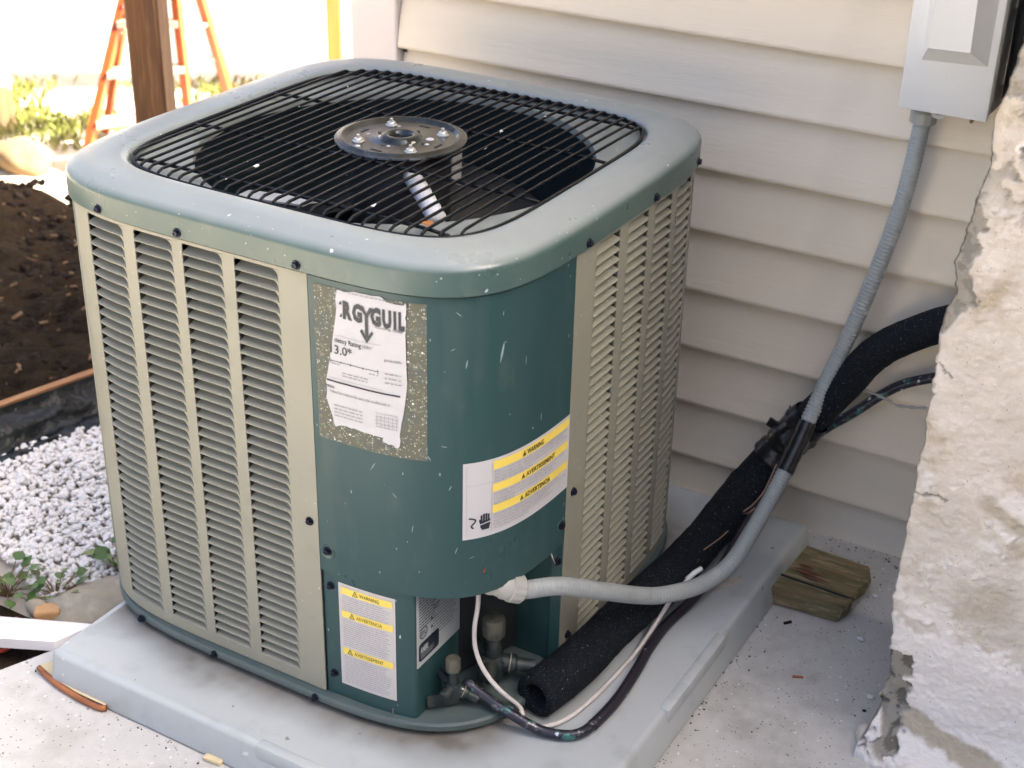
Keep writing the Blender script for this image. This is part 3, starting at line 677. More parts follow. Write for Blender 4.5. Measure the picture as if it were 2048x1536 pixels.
# --- hex screws
def screw(p, nrm, parent, sc_=.86):
    nrm = Vector(nrm); hexp = [(.0052*sc_, .0016), (.0052*sc_, .0046), (.0044*sc_, .0054), (.0026*sc_, .0054), (.0022*sc_, .0044)]
    mb = MB(); mb.add(*lathe([(.0075*sc_, -.001), (.0075*sc_, .0010), (.0068*sc_, .0017)], 16, p, nrm)); mb.add(*lathe(hexp, 6, p, nrm))
    return part('screw', mb.vf, m_screw, parent)
def snorm(s): return (surf(s, 0, 1)-surf(s, 0, 0))
def s_of_x(x): return x if abs(x) < .17 else x*1.003
for s in (-.2253, -.083, .108, .5503, .7494, .92): screw(surf(s, .6840, .0055), snorm(s), lid)
for s, z in ((.105, .308),): screw(surf(s, z), snorm(s), pA)
for s, z in ((.5495, .309), (.552, .06)): screw(surf(s, z), snorm(s), pB)
for s, z in ((.1330, .270), (.5180, .270)):
    d = part('screw_dimple', lathe([(.0125, -.001), (.0118, .0008), (.0095, .0012), (.008, .0002)], 20, surf(s, z-.002, .0004), snorm(s)), m_green, cover, ang=50)
    screw(surf(s, z, .0006), snorm(s), cover)
for s, z in ((.1325, .210), (.1330, .060)): screw(surf(s, z, -.004), snorm(s), lower)
screw(surf(.5180, .208, -.003), snorm(.518), lower)
for x, y in ((-.230, -.3735), (-.078, -.3815), (.108, -.3815)): screw((x, y, .0155), (x*.25, -1, 0), base, .82)
part('drip_slot', box((.2365, -.3715, .040), (.0010, .002, .010)), m_greyink, lower)

# --- fan guard
GZ = .7215
guard = part('fan_guard', tube([Vector((*se(2*pi*k/160, .2965, 5.48), GZ-.006)) for k in range(160)], .0032, 8, closed=True), m_black, ac, smooth=True)
def gy(x, a=.2965, n=5.48): return a*(max(0, 1-abs(x/a)**n))**(1/n)
PLR = .094
for i in range(28):
    x = -.2685 + .0199*i; y = gy(x); zt = lambda yy: GZ + .0018*(1-(yy/.3)**2)
    if y < .05: continue
    runs = [(-y, y)]
    if abs(x-.008) < PLR-.006:
        h = math.sqrt((PLR-.006)**2 - (x-.008)**2); runs = [(-y, -h), (h, y)]
    for (a, b) in runs:
        P = []
        if a == -y: P += [(x, a, GZ-.006), (x, a+.003, GZ-.002), (x, a+.010, GZ+.0005)]
        else: P += [(x, a, zt(a))]
        P += [(x, yy, zt(yy)) for yy in frange(a+.04, b-.04, .06)] if b-a > .09 else []
        if b == y: P += [(x, b-.010, GZ+.0005), (x, b-.003, GZ-.002), (x, b, GZ-.006)]
        else: P += [(x, b, zt(b))]
        part('guard_wire', tube(P, .0022, 6), m_black, guard, smooth=True)
for yb in (-.259, -.097, .090, .251):
    h = gy(yb, .292)
    part('guard_crossbar', tube([(-h, yb, GZ-.0055), (-h+.03, yb, GZ-.0035), (0, yb, GZ-.0012), (h-.03, yb, GZ-.0035), (h, yb, GZ-.0055)], .0026, 8), m_black, guard, smooth=True)
PC = (.008, .0, GZ+.0042)
plate = part('motor_plate', lathe([(.0005, -.004), (.0955, -.004), (.0965, -.002), (.0955, .0002), (.0895, .0012), (.0875, .0036), (.0850, .0040), (.0825, .0032), (.0785, -.0012), (.0760, -.0018), (.0330, -.0018), (.0300, -.0008), (.0275, .0034), (.0240, .0052), (.0185, .0052), (.0160, .0030), (.0145, -.0030), (.0005, -.0034)], 64, PC), m_steel, guard, ang=50)
for k, ang in enumerate((25, 115, 205, 295)):
    a = radians(ang+22); p = Vector(PC) + Vector((.062*cos(a), .062*sin(a), -.0018))
    nut = part('nut', lathe([(.0092, 0), (.0092, .0014), (.0086, .0018), (.0070, .0019), (.0064, .0050), (.0056, .0056), (.0030, .0056)], 6, p), m_zinc, plate, ang=40)
    part('stud', lathe([(.0027, .004), (.0027, .0100), (.0020, .0106)], 10, p), m_zinc, nut, ang=40)
    a2 = radians(ang + 66); q = Vector(PC) + Vector((.063*cos(a2), .063*sin(a2), -.0016)); part('slot', box(q, (.017, .0035, .0008), Matrix.Rotation(a2+pi/2, 3, 'Z')), m_dark, plate)
    a3 = radians(ang + 60); q = Vector(PC) + Vector((.040*cos(a3), .040*sin(a3), -.0016)); part('hole', lathe([(.0026, 0), (.0026, .0004)], 10, q), m_dark, plate)
for (dx, dy, r) in ((.038, .018, .0068), (-.028, -.010, .0042), (.006, -.040, .003), (.047, -.004, .0036)):
    V, F = lathe([(r, -.0016), (r*.8, -.0006), (r*.3, -.0003)], 14, Vector(PC) + Vector((dx, dy, 0))); part('paint_drip', (V, F), m_paper, plate, smooth=True)
fan = part('fan_motor', lathe([(.070, .50-.5), (.072, .01), (.072, .115), (.066, .128)], 40, (.008, 0, .585)), m_motor, ac, ang=45)
part('fan_hub', lathe([(.045, 0), (.045, .05), (.03, .06)], 24, (.008, 0, .530)), m_motor, fan, ang=45)
for k in range(3):
    ang = radians(192 + 120*k); V = []; F = []; nu_, nv = 8, 8
    for j in range(nv+1):
        r = .045 + .225*j/nv; half = radians(16 + 17*sin(pi*min(1, (j+.6)/nv)*.72))
        for i in range(nu_+1):
            u = i/nu_*2-1; a = ang + half*u + .22*(j/nv); V.append(Vector((.008 + r*cos(a), r*sin(a), .575 + .045*u*(1-.3*j/nv) + .010*(1-u*u))))
    F = [(j*(nu_+1)+i, (j+1)*(nu_+1)+i, (j+1)*(nu_+1)+i+1, j*(nu_+1)+i+1) for j in range(nv) for i in range(nu_)]
    part('fan_blade', (V, F), m_motor, fan, smooth=True)
part('wire_sleeve', tube(resample(catmull([(.045, -.030, .672), (.060, -.050, .690), (.105, -.098, .697), (.150, -.145, .700), (.186, -.180, .698)]), .01), lambda t: .0125 + .0006*sin(t*90), 14), m_sleeve, guard, smooth=True)
part('motor_bracket', bar((.052, .078, .640), (.034, .111, .700), .028, .003, (1, 0, 0)), m_blade, guard)
part('motor_bracket', bar((-.165, -.150, .650), (-.045, -.150, .662), .030, .003), m_blade, guard)
part('motor_bracket', bar((-.120, -.085, .628), (-.060, -.140, .655), .036, .003), m_blade, guard)
leaf = part('dry_leaf', [[(.205, -.245, .7165), (.214, -.236, .720), (.224, -.240, .718), (.228, -.248, .7215), (.219, -.254, .719), (.209, -.253, .722)], [(0, 1, 2, 3, 4, 5)]], M('dry_leaf', (.33, .13, .03), .7)); leaf['label'] = 'tiny dry brown leaf caught in the fan guard'; leaf['category'] = 'leaf'

# --- service valves
def valve(cap_c, r, drop, out_dir, side_dir, nm='service_valve'):
    c = Vector(cap_c); b = c - Vector((0, 0, drop))
    body = MB(); body.add(*lathe([(r*.72, 0), (r*.72, drop*.35), (r*.60, drop*.5), (r*.60, drop)], 14, b)); body.add(*bev_box(b - Vector((0, 0, r*.5)), (r*1.9, r*1.9, r*2.3), r*.35, Matrix.Rotation(.5, 3, 'Z')))
    od = Vector(out_dir).normalized(); sd_ = Vector(side_dir).normalized()
    body.add(*lathe([(r*.80, 0), (r*.80, r*1.5), (r*.86, r*1.55), (r*.86, r*1.9), (r*.62, r*2.1), (r*.62, r*3.6)], 16, b, od))
    body.add(*lathe([(r*.70, 0), (r*.70, r*1.2), (r*.82, r*1.25), (r*.82, r*2.1), (r*.6, r*2.3)], 14, b, sd_))
    body.add(*lathe([(r*.6, 0), (r*.6, .09)], 12, b, (-1, .3, .25)))
    v = part(nm, body.vf, m_valve, ac, ang=40)
    part('valve_cap', lathe([(r*.70, -r*1.05), (r*.95, -r*.95), (r, -r*.7), (r, r*.55), (r*.9, r*.85), (r*.5, r*1.0)], 10, c), m_brass, v, ang=35)
    part('sight_ring', lathe([(r*.88, r*1.4), (r*.92, r*1.45), (r*.88, r*1.52)], 18, b, od), m_alu, v, smooth=True)
    return v
valve((.3085, -.222, .121), .0168, .062, (.85, .42, -.10), (.25, -.95, -.15))
valve((.2895, -.300, .0975), .0110, .040, (.80, .35, -.45), (-.05, -.95, -.15))
part('valve_bracket', bar((.266, -.330, .040), (.300, -.300, .044), .003, .020), m_valve, ac)

# ================================================================== LABELS
def place_flat(pts, off): return [surf(s, z, off) for s, z in pts]
def rect_on(s0, s1, z0, z1, off, step=.004):
    return plain(s0, s1, z0, z1, off, step, 2)
def poly_on(pts, off):
    bm = bmesh.new(); vs = [bm.verts.new((s, z, 0)) for s, z in pts]; f = bm.faces.new(vs)
    bmesh.ops.triangulate(bm, faces=[f]); 
    for it in range(3): bmesh.ops.subdivide_edges(bm, edges=[e for e in bm.edges if e.calc_length() > .006], cuts=1, use_grid_fill=False); bmesh.ops.triangulate(bm, faces=bm.faces[:])
    bm.normal_update(); bm.verts.index_update()
    V = [surf(v.co.x, v.co.y, off(v.co.x, v.co.y) if callable(off) else off) for v in bm.verts]
    F = [tuple(v.index for v in (f.verts if f.normal.z > 0 else reversed(f.verts[:]))) for f in bm.faces]; bm.free(); return V, F
def text2d(body, size, bold=0.0, align='LEFT', shear=0, space=1.0):
    cu = bpy.data.curves.new('txt', 'FONT'); cu.body = body; cu.size = size; cu.align_x = align; cu.offset = bold; cu.shear = shear; cu.space_character = space; cu.resolution_u = 2; cu.fill_mode = 'FRONT'
    o = bpy.data.objects.new('txt', cu); COL.objects.link(o); dg = bpy.context.evaluated_depsgraph_get()
    me = bpy.data.meshes.new_from_object(o.evaluated_get(dg)); bpy.data.objects.remove(o); bpy.data.curves.remove(cu)
    V = [v.co.copy() for v in me.vertices]; F = [tuple(p.vertices) for p in me.polygons]; bpy.data.meshes.remove(me); return V, F
def fit_text(body, s0, s1, z0, h, bold=0.0):
    V, F = text2d(body, 1.0, bold); x0 = min(v.x for v in V); x1 = max(v.x for v in V); y1 = max(v.y for v in V)
    cap = .69; return [(s0 + (v.x-x0)/(x1-x0)*(s1-s0), z0 + v.y/cap*h) for v in V], F
def text_on(mb, body, s0, s1, z0, h, off, bold=0.0):
    P, F = fit_text(body, s0, s1, z0, h, bold); mb.add([surf(s, z, offv(off, s, z)) for s, z in P], F)
# --- torn energy sheet on its patch of old glue
res = part('glue_patch', rect_on(.1285, .2835, .447, .6640, .0009), m_residue, cover, smooth=True)
def lab(px, py): top = 580 + (px-675)*28/138; return .1648 + (px-675)*.00068, .662 - (py-top)*.000705
OUT = [(675, 579), (682, 580), (690, 583), (702, 583), (710, 582), (722, 585), (735, 587), (748, 590), (762, 591), (768, 594), (775, 602), (787, 606), (800, 609), (808, 610), (813, 605), (814, 614), (813, 627), (811, 634), (813, 640), (811, 668), (812, 700), (813, 760), (809, 800), (803, 832), (801, 840), (797, 866), (799, 872), (798, 884), (794, 889), (789, 888), (785, 883), (780, 881), (776, 882), (770, 878), (765, 877), (763, 872), (765, 868), (752, 865), (740, 862), (720, 857), (702, 851), (698, 852), (685, 848), (672, 847), (662, 850), (658, 843), (654, 826), (648, 810), (643, 792), (645, 775), (643, 756), (648, 738), (652, 720), (656, 700), (661, 676), (667, 645), (673, 612), (671, 596)]
LB_ = [lab(*p) for p in reversed(OUT)]
def curl(s, z): return .0016 + .0018*sstep(.25, .262, s)*abs(sin(z*40)) + .0012*sstep(.480, .466, z) + .0005*fbm((s*60, z*60, 3))
sheet = part('torn_energy_label', poly_on(LB_, curl), m_paper, cover, smooth=True)
OFF = lambda s, z: curl(s, z) + .0007
mb = MB()
def lt(mb_, body, x0, x1, yb, hpx, bold=0.0):       # text measured along the sheet
    s0, _ = lab(x0, 0); s1, _ = lab(x1, 0); _, z = lab((x0+x1)/2, yb); text_on(mb_, body, s0, s1, z, hpx*.000705, OFF, bold)
Zh = lab(760, 646)[1]; HH = .0215
def letter(ch, x0, x1, dz=0.0): text_on(mb, ch, lab(x0, 0)[0], lab(x1, 0)[0], Zh + dz, HH, OFF, .06)
letter('R', 686.5, 705.5); letter('G', 706.5, 727); letter('G', 744, 764.5); letter('U', 767.5, 785); letter('I', 789, 794.5); letter('L', 798.5, 810)
def quad(mb_, pts): mb_.add([surf(s, z, OFF(s, z)+.0002) for s, z in pts], [tuple(range(len(pts)))])
sY = lab(735.5, 0)[0]; zt_ = Zh + HH; w_ = .0021
quad(mb, [(sY-.0095, zt_), (sY-.0015, Zh+.009), (sY+.0022, Zh+.009), (sY-.0044, zt_)]); quad(mb, [(sY+.0046, zt_), (sY-.0018, Zh+.009), (sY+.0022, Zh+.008), (sY+.0095, zt_)])
quad(mb, [(sY-w_, Zh-.020), (sY+w_, Zh-.020), (sY+w_, Zh+.0105), (sY-w_, Zh+.0105)])
quad(mb, [(sY-.0095, Zh-.0125), (sY, Zh-.0275), (sY, Zh-.0215), (sY-.0065, Zh-.0095)]); quad(mb, [(sY, Zh-.0275), (sY+.0095, Zh-.0125), (sY+.0065, Zh-.0095), (sY, Zh-.0215)])
s_e = lab(684, 0)[0]; quad(mb, [(s_e-.004, zt_-.0045), (s_e, zt_-.0045), (s_e, zt_), (s_e-.0012, zt_)]); quad(mb, [(s_e-.0028, Zh), (s_e, Zh), (s_e, Zh+.0052), (s_e-.001, Zh+.0052)])
part('heading', mb.vf, m_ink, sheet)
mb = MB(); lt(mb, 'ciency Rating', 666, 723, 684, 9.5, .012); lt(mb, '13.0*', 657, 703, 704, 16.5, .012); lt(mb, 'otice', 644, 662, 770, 7.5, .006)
def hline(x0, x1, yc, hp):
    s0, s1 = lab(x0, 0)[0], lab(x1, 0)[0]; z = lab((x0+x1)/2, yc)[1]; V, F = plain(s0, s1, z-hp*.00035, z+hp*.00035, OFF, .004, 2); return V, F
mb.add(*hline(645, 800, 769.5, 3.4)); mb.add(*hline(655, 757, 725, 1.0))
for i, x in enumerate((655.5, 679, 700, 726, 756.5)):
    s = lab(x, 0)[0]; z = lab(706, 725)[1]; h = .0032 if i in (0, 4) else .0016; quad(mb, [(s-.0004, z-h), (s+.0004, z-h), (s+.0004, z+h), (s-.0004, z+h)])
part('print', mb.vf, m_ink, sheet, kind='stuff')
mb = MB(); lt(mb, 'productinfo', 770, 803, 718, 6, .004); lt(mb, '(SEER)**', 725, 747, 691, 6); lt(mb, 'Cooling Only', 752, 806, 656, 5.5); lt(mb, 'Model', 790, 806, 661, 5)
lt(mb, 'Federal law requires this unit to be installed only in', 652, 778, 792, 6)
part('print', mb.vf, m_greyink, sheet, kind='stuff')
mb = MB(); rr = random.Random(5)
def greek(mb_, x0, x1, y, hp):
    x = x0
    while x < x1:
        l = rr.uniform(4, 13); xe = min(x1, x+l); mb_.add(*hline_at(x, xe, y, hp, (x0+x1)/2)); x = xe + rr.uniform(1.5, 3)
def hline_at(xa, xb, yc, hp, xm):
    s0, s1 = lab(xa, 0)[0], lab(xb, 0)[0]; z = lab(xm, yc)[1]; return plain(s0, s1, z-hp*.00035, z+hp*.00035, OFF, .004, 2)
for y in (745, 751): greek(mb, 680, 735, y, 2.2)
for y in (808, 815, 822, 829): greek(mb, 660, 722, y+3, 2.0)
for y in (742, 751, 760): greek(mb, 770, 802, y, 2.6)
greek(mb, 700, 775, 592, 2.0); greek(mb, 657, 675, 722, 2.0); greek(mb, 738, 757, 741, 2.2)
mb.add(*hline(668, 762, 683-8, .7)); mb.add(*hline(650, 768, 760, .6))
for r_ in range(5): mb.add(*hline(748, 794, 821+r_*7, .8))
for c_ in range(6):
    s = lab(752+c_*8, 0)[0]; z0 = lab(770, 824)[1]; z1 = lab(770, 848)[1]; quad(mb, [(s-.0003, z1), (s+.0003, z1), (s+.0003, z0), (s-.0003, z0)])
part('fine_print', mb.vf, m_paleink, sheet, kind='stuff')
# --- trilingual warning label wrapped round the corner
wl = part('warning_label', rect_on(.3281, .5290, .3275, .4425, .0010), m_paper, cover, smooth=True)
O2, O3 = .0016, .0021; WL0, WLC, WL1 = .3281, .3690, .5290
mb = MB(); ink = MB(); gry = MB()
BANDS = [(.4260, .4385, 'WARNING', .4180, .4615), (.3925, .4045, 'AVERTISSEMENT', .4170, .4905), (.3605, .3725, 'ADVERTENCIA', .4150, .4800)]
TXT = [['RISK OF ELECTRIC SHOCK. CAN CAUSE INJURY OR DEATH.', 'DISCONNECT ALL REMOTE ELECTRIC POWER SUPPLIES', 'BEFORE SERVICING. THIS COMPARTMENT MUST BE CLOSED', 'EXCEPT WHEN SERVICING.'],
       ['DANGER! RISQUE DE CHOC ELECTRIQUE. COUPER TOUT', 'LE COURANT AVANT L\'ENTRETIEN. FERMER LE', 'COMPARTIMENT SAUF PENDANT L\'ENTRETIEN', 'ELECTRIQUE.'],
       ['PELIGRO DE DESCARGA ELECTRICA. DESCONECTAR', 'TODAS LAS FUENTES REMOTAS DE ENERGIA ANTES DE DAR', 'MANTENIMIENTO. ESTE COMPARTIMIENTO', 'DEBE PERMANECER CERRADO EXCEPTO CUANDO', 'SE DE MANTENIMIENTO.']]
for (z0, z1, word, a, b), lines in zip(BANDS, TXT):
    ink = MB(); part('yellow_band', rect_on(WLC, WL1-.0035, z0, z1, O2), m_yellow, wl, smooth=True); h = (z1-z0)*.56; zc = z0 + (z1-z0)*.22
    text_on(ink, word, a+.0085, b, zc, h, O3, .03)
    ink.add([surf(a-.0005, z0+.002, O3), surf(a+.0068, z0+.002, O3), surf(a+.0032, z1-.002, O3)], [(0, 1, 2)])
    part('heading', ink.vf, m_yink, wl); zz = z0 - .0052
    for i, ln in enumerate(lines): text_on(gry, ln, WLC+.0025, WLC+.0025+min(.150, .0031*len(ln)), zz - .0048*i, .0034, O2)
part('fine_print', gry.vf, m_paleink, wl, kind='stuff')
ink = MB()
def q2(pts, off=O2): ink.add([surf(s, z, off) for s, z in pts], [tuple(range(len(pts)))])
hs, hz = .3585, .3405        # shocked hand symbol
q2([(hs-.0040, hz-.0015), (hs+.0058, hz-.0015), (hs+.0075, hz+.0070), (hs+.0075, hz+.0085), (hs-.0072, hz+.0060), (hs-.0066, hz+.0030)])
q2([(hs-.0072, hz+.0078), (hs+.0075, hz+.0104), (hs+.0075, hz+.0132), (hs-.0072, hz+.0120)])
for k, (dx, l) in enumerate(((-.0052, .0088), (-.0018, .0104), (.0016, .0104), (.0050, .0092))): q2([(hs+dx-.0013, hz+.0118), (hs+dx+.0013, hz+.0122), (hs+dx+.0013, hz+.0125+l), (hs+dx-.0013, hz+.0125+l)])
q2([(hs-.0082, hz+.0100), (hs-.0060, hz+.0090), (hs-.0066, hz+.0150), (hs-.0086, hz+.0150)])
sq = [(hs-.0225, hz+.0195), (hs-.0170, hz+.0180), (hs-.0132, hz+.0160), (hs-.0140, hz+.0125), (hs-.0185, hz+.0085), (hs-.0190, hz+.0055), (hs-.0160, hz+.0035)]
for (a, b) in zip(sq, sq[1:]):
    d = Vector((b[0]-a[0], b[1]-a[1])).normalized()*.0011; q2([(a[0]+d.y, a[1]-d.x), (b[0]+d.y, b[1]-d.x), (b[0]-d.y, b[1]+d.x), (a[0]-d.y, a[1]+d.x)])
part('shock_symbol', ink.vf, m_ink, wl)
mb = MB(); mb.add(*rect_on(WL0+.0045, WL0+.0049, .332, .438, O2)); mb.add(*rect_on(WLC-.0012, WLC-.0008, .332, .438, O2)); mb.add(*rect_on(WL0+.005, WLC-.001, .4085, .4089, O2)); part('rule_line', mb.vf, m_paleink, wl)
# --- lower warning label on the service panel
LO = -.004
wl2 = part('warning_label', rect_on(.1455, .2350, .0480, .2215, LO+.0006), m_paper_old, lower, smooth=True); mb = MB(); ink = MB(); gry = MB()
for (z0, z1, word, a, b) in ((.2045, .2155, 'WARNING', .1690, .2110), (.1655, .1765, 'ADVERTENCIA', .1630, .2150), (.1025, .1135, 'AVERTISSEMENT', .1580, .2160)):
    ink = MB(); part('yellow_band', rect_on(.1500, .2310, z0, z1, LO+.0011), m_yellow, wl2, smooth=True); h = (z1-z0)*.52; text_on(ink, word, a+.011, b, z0+(z1-z0)*.24, h, LO+.0016, .0)
    for k in range(3):
        p = [(a, z0+.0018), (a+.0080, z0+.0018), (a+.0040, z1-.0010)]; u, v = p[k], p[(k+1) % 3]; d = Vector((v[0]-u[0], v[1]-u[1])).normalized()*.00045
        ink.add([surf(u[0]+d.y, u[1]-d.x, LO+.0016), surf(v[0]+d.y, v[1]-d.x, LO+.0016), surf(v[0]-d.y, v[1]+d.x, LO+.0016), surf(u[0]-d.y, u[1]+d.x, LO+.0016)], [(0, 1, 2, 3)])
    if True: ink.add([surf(a+.0036, z0+.0034, LO+.0016), surf(a+.0044, z0+.0034, LO+.0016), surf(a+.0044, z0+.0068, LO+.0016), surf(a+.0036, z0+.0068, LO+.0016)], [(0, 1, 2, 3)])
    part('heading', ink.vf, m_yink, wl2)
for zt2, zb2 in ((.2005, .1785), (.1615, .1160), (.0985, .0535)):
    z = zt2
    while z > zb2:
        s = .1515; e = .2295 - rr.uniform(0, .012)
        while s < e:
            l = rr.uniform(.003, .010); gry.add(*rect_on(s, min(e, s+l), z-.0004, z+.0004, LO+.0011)); s += l + .0012
        z -= .0036
part('fine_print', gry.vf, m_paleink, wl2, kind='stuff')
mb = MB()
for a, b, c_, d2 in ((.1497, .1500, .0525, .2175), (.2311, .2314, .0525, .2175), (.1497, .2314, .0522, .0525), (.1497, .2314, .2175, .2178)): mb.add(*rect_on(a, b, c_, d2, LO+.0011))
part('rule_line', mb.vf, M('gold_rule', (.6, .5, .25), .6), wl2)
# --- rating plate on the side of the recess
def RP(y, z, o=.0006): return Vector((xw+o, y, z))
RY0, RY1, RZ0, RZ1 = -.3500, -.2390, .1090, .2460
def rrect(y0, y1, z0, z1, r, o):
    P = []
    for cy_, cz_, a0 in ((y1-r, z1-r, 0), (y0+r, z1-r, 90), (y0+r, z0+r, 180), (y1-r, z0+r, 270)):
        for k in range(5): a = radians(a0+22.5*k); P.append(RP(cy_ + r*cos(a), cz_ + r*sin(a), o))
    return P, [tuple(range(len(P)))]
rp = part('rating_plate', rrect(RY0, RY1, RZ0, RZ1, .003, .0006), m_plate, lower)
blk = part('maker_block', rrect(-.3450, -.2950, .1170, .1475, .005, .0010), m_ink, rp)
mb = MB()
def rtext(body, y0, y1, z0, h, o, bold=.02):
    P, F = fit_text(body, y0, y1, z0, h, bold); mb.add([RP(y, z, o) for y, z in P], F)
rtext('AMERI', -.3420, -.3230, .1310, .0085, .0014, .05)
for i in range(4): mb.add([RP(-.341, .1220+.0022*i, .0014), RP(-.312+.004*(i % 2), .1220+.0022*i, .0014), RP(-.312+.004*(i % 2), .1226+.0022*i, .0014), RP(-.341, .1226+.0022*i, .0014)], [(0, 1, 2, 3)])
part('lettering', mb.vf, m_plate, blk)
mb = MB()
for i in range(13):
    z = .2280 - .0048*i; s = RY0+.006; e = RY0 + .060 - rr.uniform(0, .02)
    while s < e:
        l = rr.uniform(.003, .008); mb.add([RP(s, z, .001), RP(min(e, s+l), z, .001), RP(min(e, s+l), z+.0018, .001), RP(s, z+.0018, .001)], [(0, 1, 2, 3)]); s += l+.001
for i in range(13):
    z = .2020 - .0052*i; s = RY0+.040; e = RY1-.004 - rr.uniform(0, .02)
    while s < e:
        l = rr.uniform(.003, .010); mb.add([RP(s, z, .001), RP(min(e, s+l), z, .001), RP(min(e, s+l), z+.0011, .001), RP(s, z+.0011, .001)], [(0, 1, 2, 3)]); s += l+.001
cy_, cz_ = RY0+.0165, .1625
for r0, r1 in ((.0085, .0098), (.0068, .0074)):
    n = 28; V = [RP(cy_ + r*cos(2*pi*k/n), cz_ + r*sin(2*pi*k/n), .0012) for k in range(n) for r in (r0, r1)]; mb.add(V, [(2*k, 2*k+1, (2*k+3) % (2*n), (2*k+2) % (2*n)) for k in range(n)])
rtext('ETL', cy_-.0055, cy_+.0055, cz_-.003, .006, .0013, .03)
for i in range(3): mb.add([RP(RY0+.034, .172-.014*i, .0012), RP(RY0+.040, .172-.014*i, .0012), RP(RY0+.037, .178-.014*i, .0012)], [(0, 1, 2)])
part('print', mb.vf, m_ink, rp, kind='stuff')
part('red_mark', poly_on([(.3568, .2715), (.3585, .2700), (.3598, .2725), (.3592, .2775), (.3580, .2765)], .0012), m_hose, cover)

# scratches through the paint of the corner cover
def scratch(s0, z0, s1, z1, w, mat):
    d = Vector((s1-s0, z1-z0)).normalized(); n_ = Vector((-d.y, d.x))*w; P = []
    for sg in (1, -1):
        for k in range(1, 5): t = k/5 if sg > 0 else 1-k/5; P.append((s0+(s1-s0)*t + n_.x*sg*sin(pi*t), z0+(z1-z0)*t + n_.y*sg*sin(pi*t)))
    P = [(s0, z0)] + P[:4] + [(s1, z1)] + P[4:]
    part('scratch', ([surf(s, z, .0007) for s, z in P], [tuple(reversed(range(len(P))))]), mat, cover)
m_scr = M('bare_scratch', (.30, .36, .37), .5)
for a in ((.377, .576, .383, .606, .0016), (.331, .577, .333, .590, .0009), (.318, .655, .326, .648, .0006), (.312, .603, .318, .606, .0005), (.380, .640, .381, .647, .0006), (.420, .560, .421, .574, .0006), (.205, .418, .213, .432, .0006), (.288, .447, .283, .456, .0006), (.310, .404, .314, .412, .0007), (.236, .392, .242, .385, .0005), (.322, .318, .318, .306, .0006), (.262, .336, .264, .349, .0005), (.345, .300, .337, .297, .0005), (.455, .465, .456, .478, .0010), (.437, .460, .439, .464, .0014), (.300, .470, .309, .468, .0005)): scratch(*a, m_scr)

# ================================================================== LINES AND CABLES
fit_a = Vector((.338, -.270, .2290)); CP = [(.352, -.252, .2215), (.365, -.236, .213), (.395, -.19, .203), (.425, -.124, .166), (.448, -.033, .111), (.468, .015, .091), (.492, .094, .070), (.512, .163, .076), (.515, .234, .094), (.52, .308, .13), (.53, .366, .19), (.543, .42, .271), (.578, .46, .418), (.61, .485, .587), (.621, .495, .723), (.622, .495, .750)]
cpts = resample(catmull(CP, 10), .0016); RC = .0132
cond = thing('flexible_conduit', 'grey ribbed flexible conduit from the wall box down to the air conditioner', 'conduit', (.50, .1, 0))
tot = len(cpts)
def rc(t):
    i = int(round(t*(tot-1))); lower_ = t < .30
    return RC - ((.0006 if lower_ else .0017) if i % 4 == 0 else 0)
part('jacket', tube(cpts, rc, 16), m_conduit, cond, smooth=True)
def nutring(c, ax, r, h, nm='gland_nut', par=cond, ribs=24):
    ax = Vector(ax).normalized(); u, v = frame(ax); V = []; F = []
    for hh, rr_ in ((0, r*.90), (h*.08, r), (h*.85, r), (h, r*.88)):
        for k in range(ribs*2):
            a = 2*pi*k/(ribs*2); q = rr_*(1.0 if (k//2) % 2 else .955); V.append(Vector(c) + ax*hh + u*(q*cos(a)) + v*(q*sin(a)))
    n = ribs*2
    for i in range(3):
        for k in range(n): F.append((i*n+k, (i+1)*n+k, (i+1)*n+(k+1) % n, i*n+(k+1) % n))
    F.append(tuple(range(n))); F.append(tuple(reversed([3*n+k for k in range(n)])))
    return part(nm, (V, F), m_fitting, par, ang=35)
ax0 = Vector(CP[1]) - Vector(CP[0])
nutring(Vector(CP[0]) - ax0.normalized()*.004, ax0, .0205, .021)
mb = MB(); mb.add(*lathe([(.0125, -.030), (.0165, -.016), (.0180, -.014), (.0180, -.004)], 20, CP[0], ax0)); mb.add(*lathe([(.0145, 0), (.0145, .022)], 18, Vector(CP[0]) - ax0.normalized()*.028 - Vector((0, 0, .006)), (-.15, -.15, 1)))
part('angle_connector', mb.vf, m_fitting, cond, ang=40)
nutring((.6215, .495, .7265), (0, 0, 1), .0200, .020)
part('connector_neck', lathe([(.0150, .0), (.0150, .014)], 18, (.6215, .495, .7455)), m_conduit, cond, ang=40)
# black insulated line
PP = [(.387, -.233, .0365), (.401, -.143, .0365), (.410, .003, .0365), (.422, .122, .0365), (.428, .243, .038), (.435, .33, .052), (.448, .40, .084), (.499, .43, .172), (.569, .44, .279), (.622, .45, .362), (.706, .46, .424), (.792, .46, .464), (.90, .46, .49)]
ppts = resample(catmull(PP, 10), .012); RP_ = .0338
pipe = thing('insulated_pipe', 'thick black foam insulated refrigerant pipe rising along the siding', 'pipe', (.42, .1, 0))
V, F = tube(ppts, lambda t: RP_*(1 + .02*sin(t*31) + .015*sin(t*77)) if t < .50 else RP_*(.94 - .12*min(1, (t-.5)/.2)), 24, cap=False)
V = [v + (v - Vector((0, 0, .03))).normalized()*0 + Vector((.0010*fbm(v*70), .0010*fbm(v*70+Vector((5, 0, 0))), .0010*fbm(v*70+Vector((9, 0, 0))))) for v in V]
part('foam_sleeve', (V, F), m_foam, pipe, smooth=True)
d0 = (ppts[1]-ppts[0]).normalized()
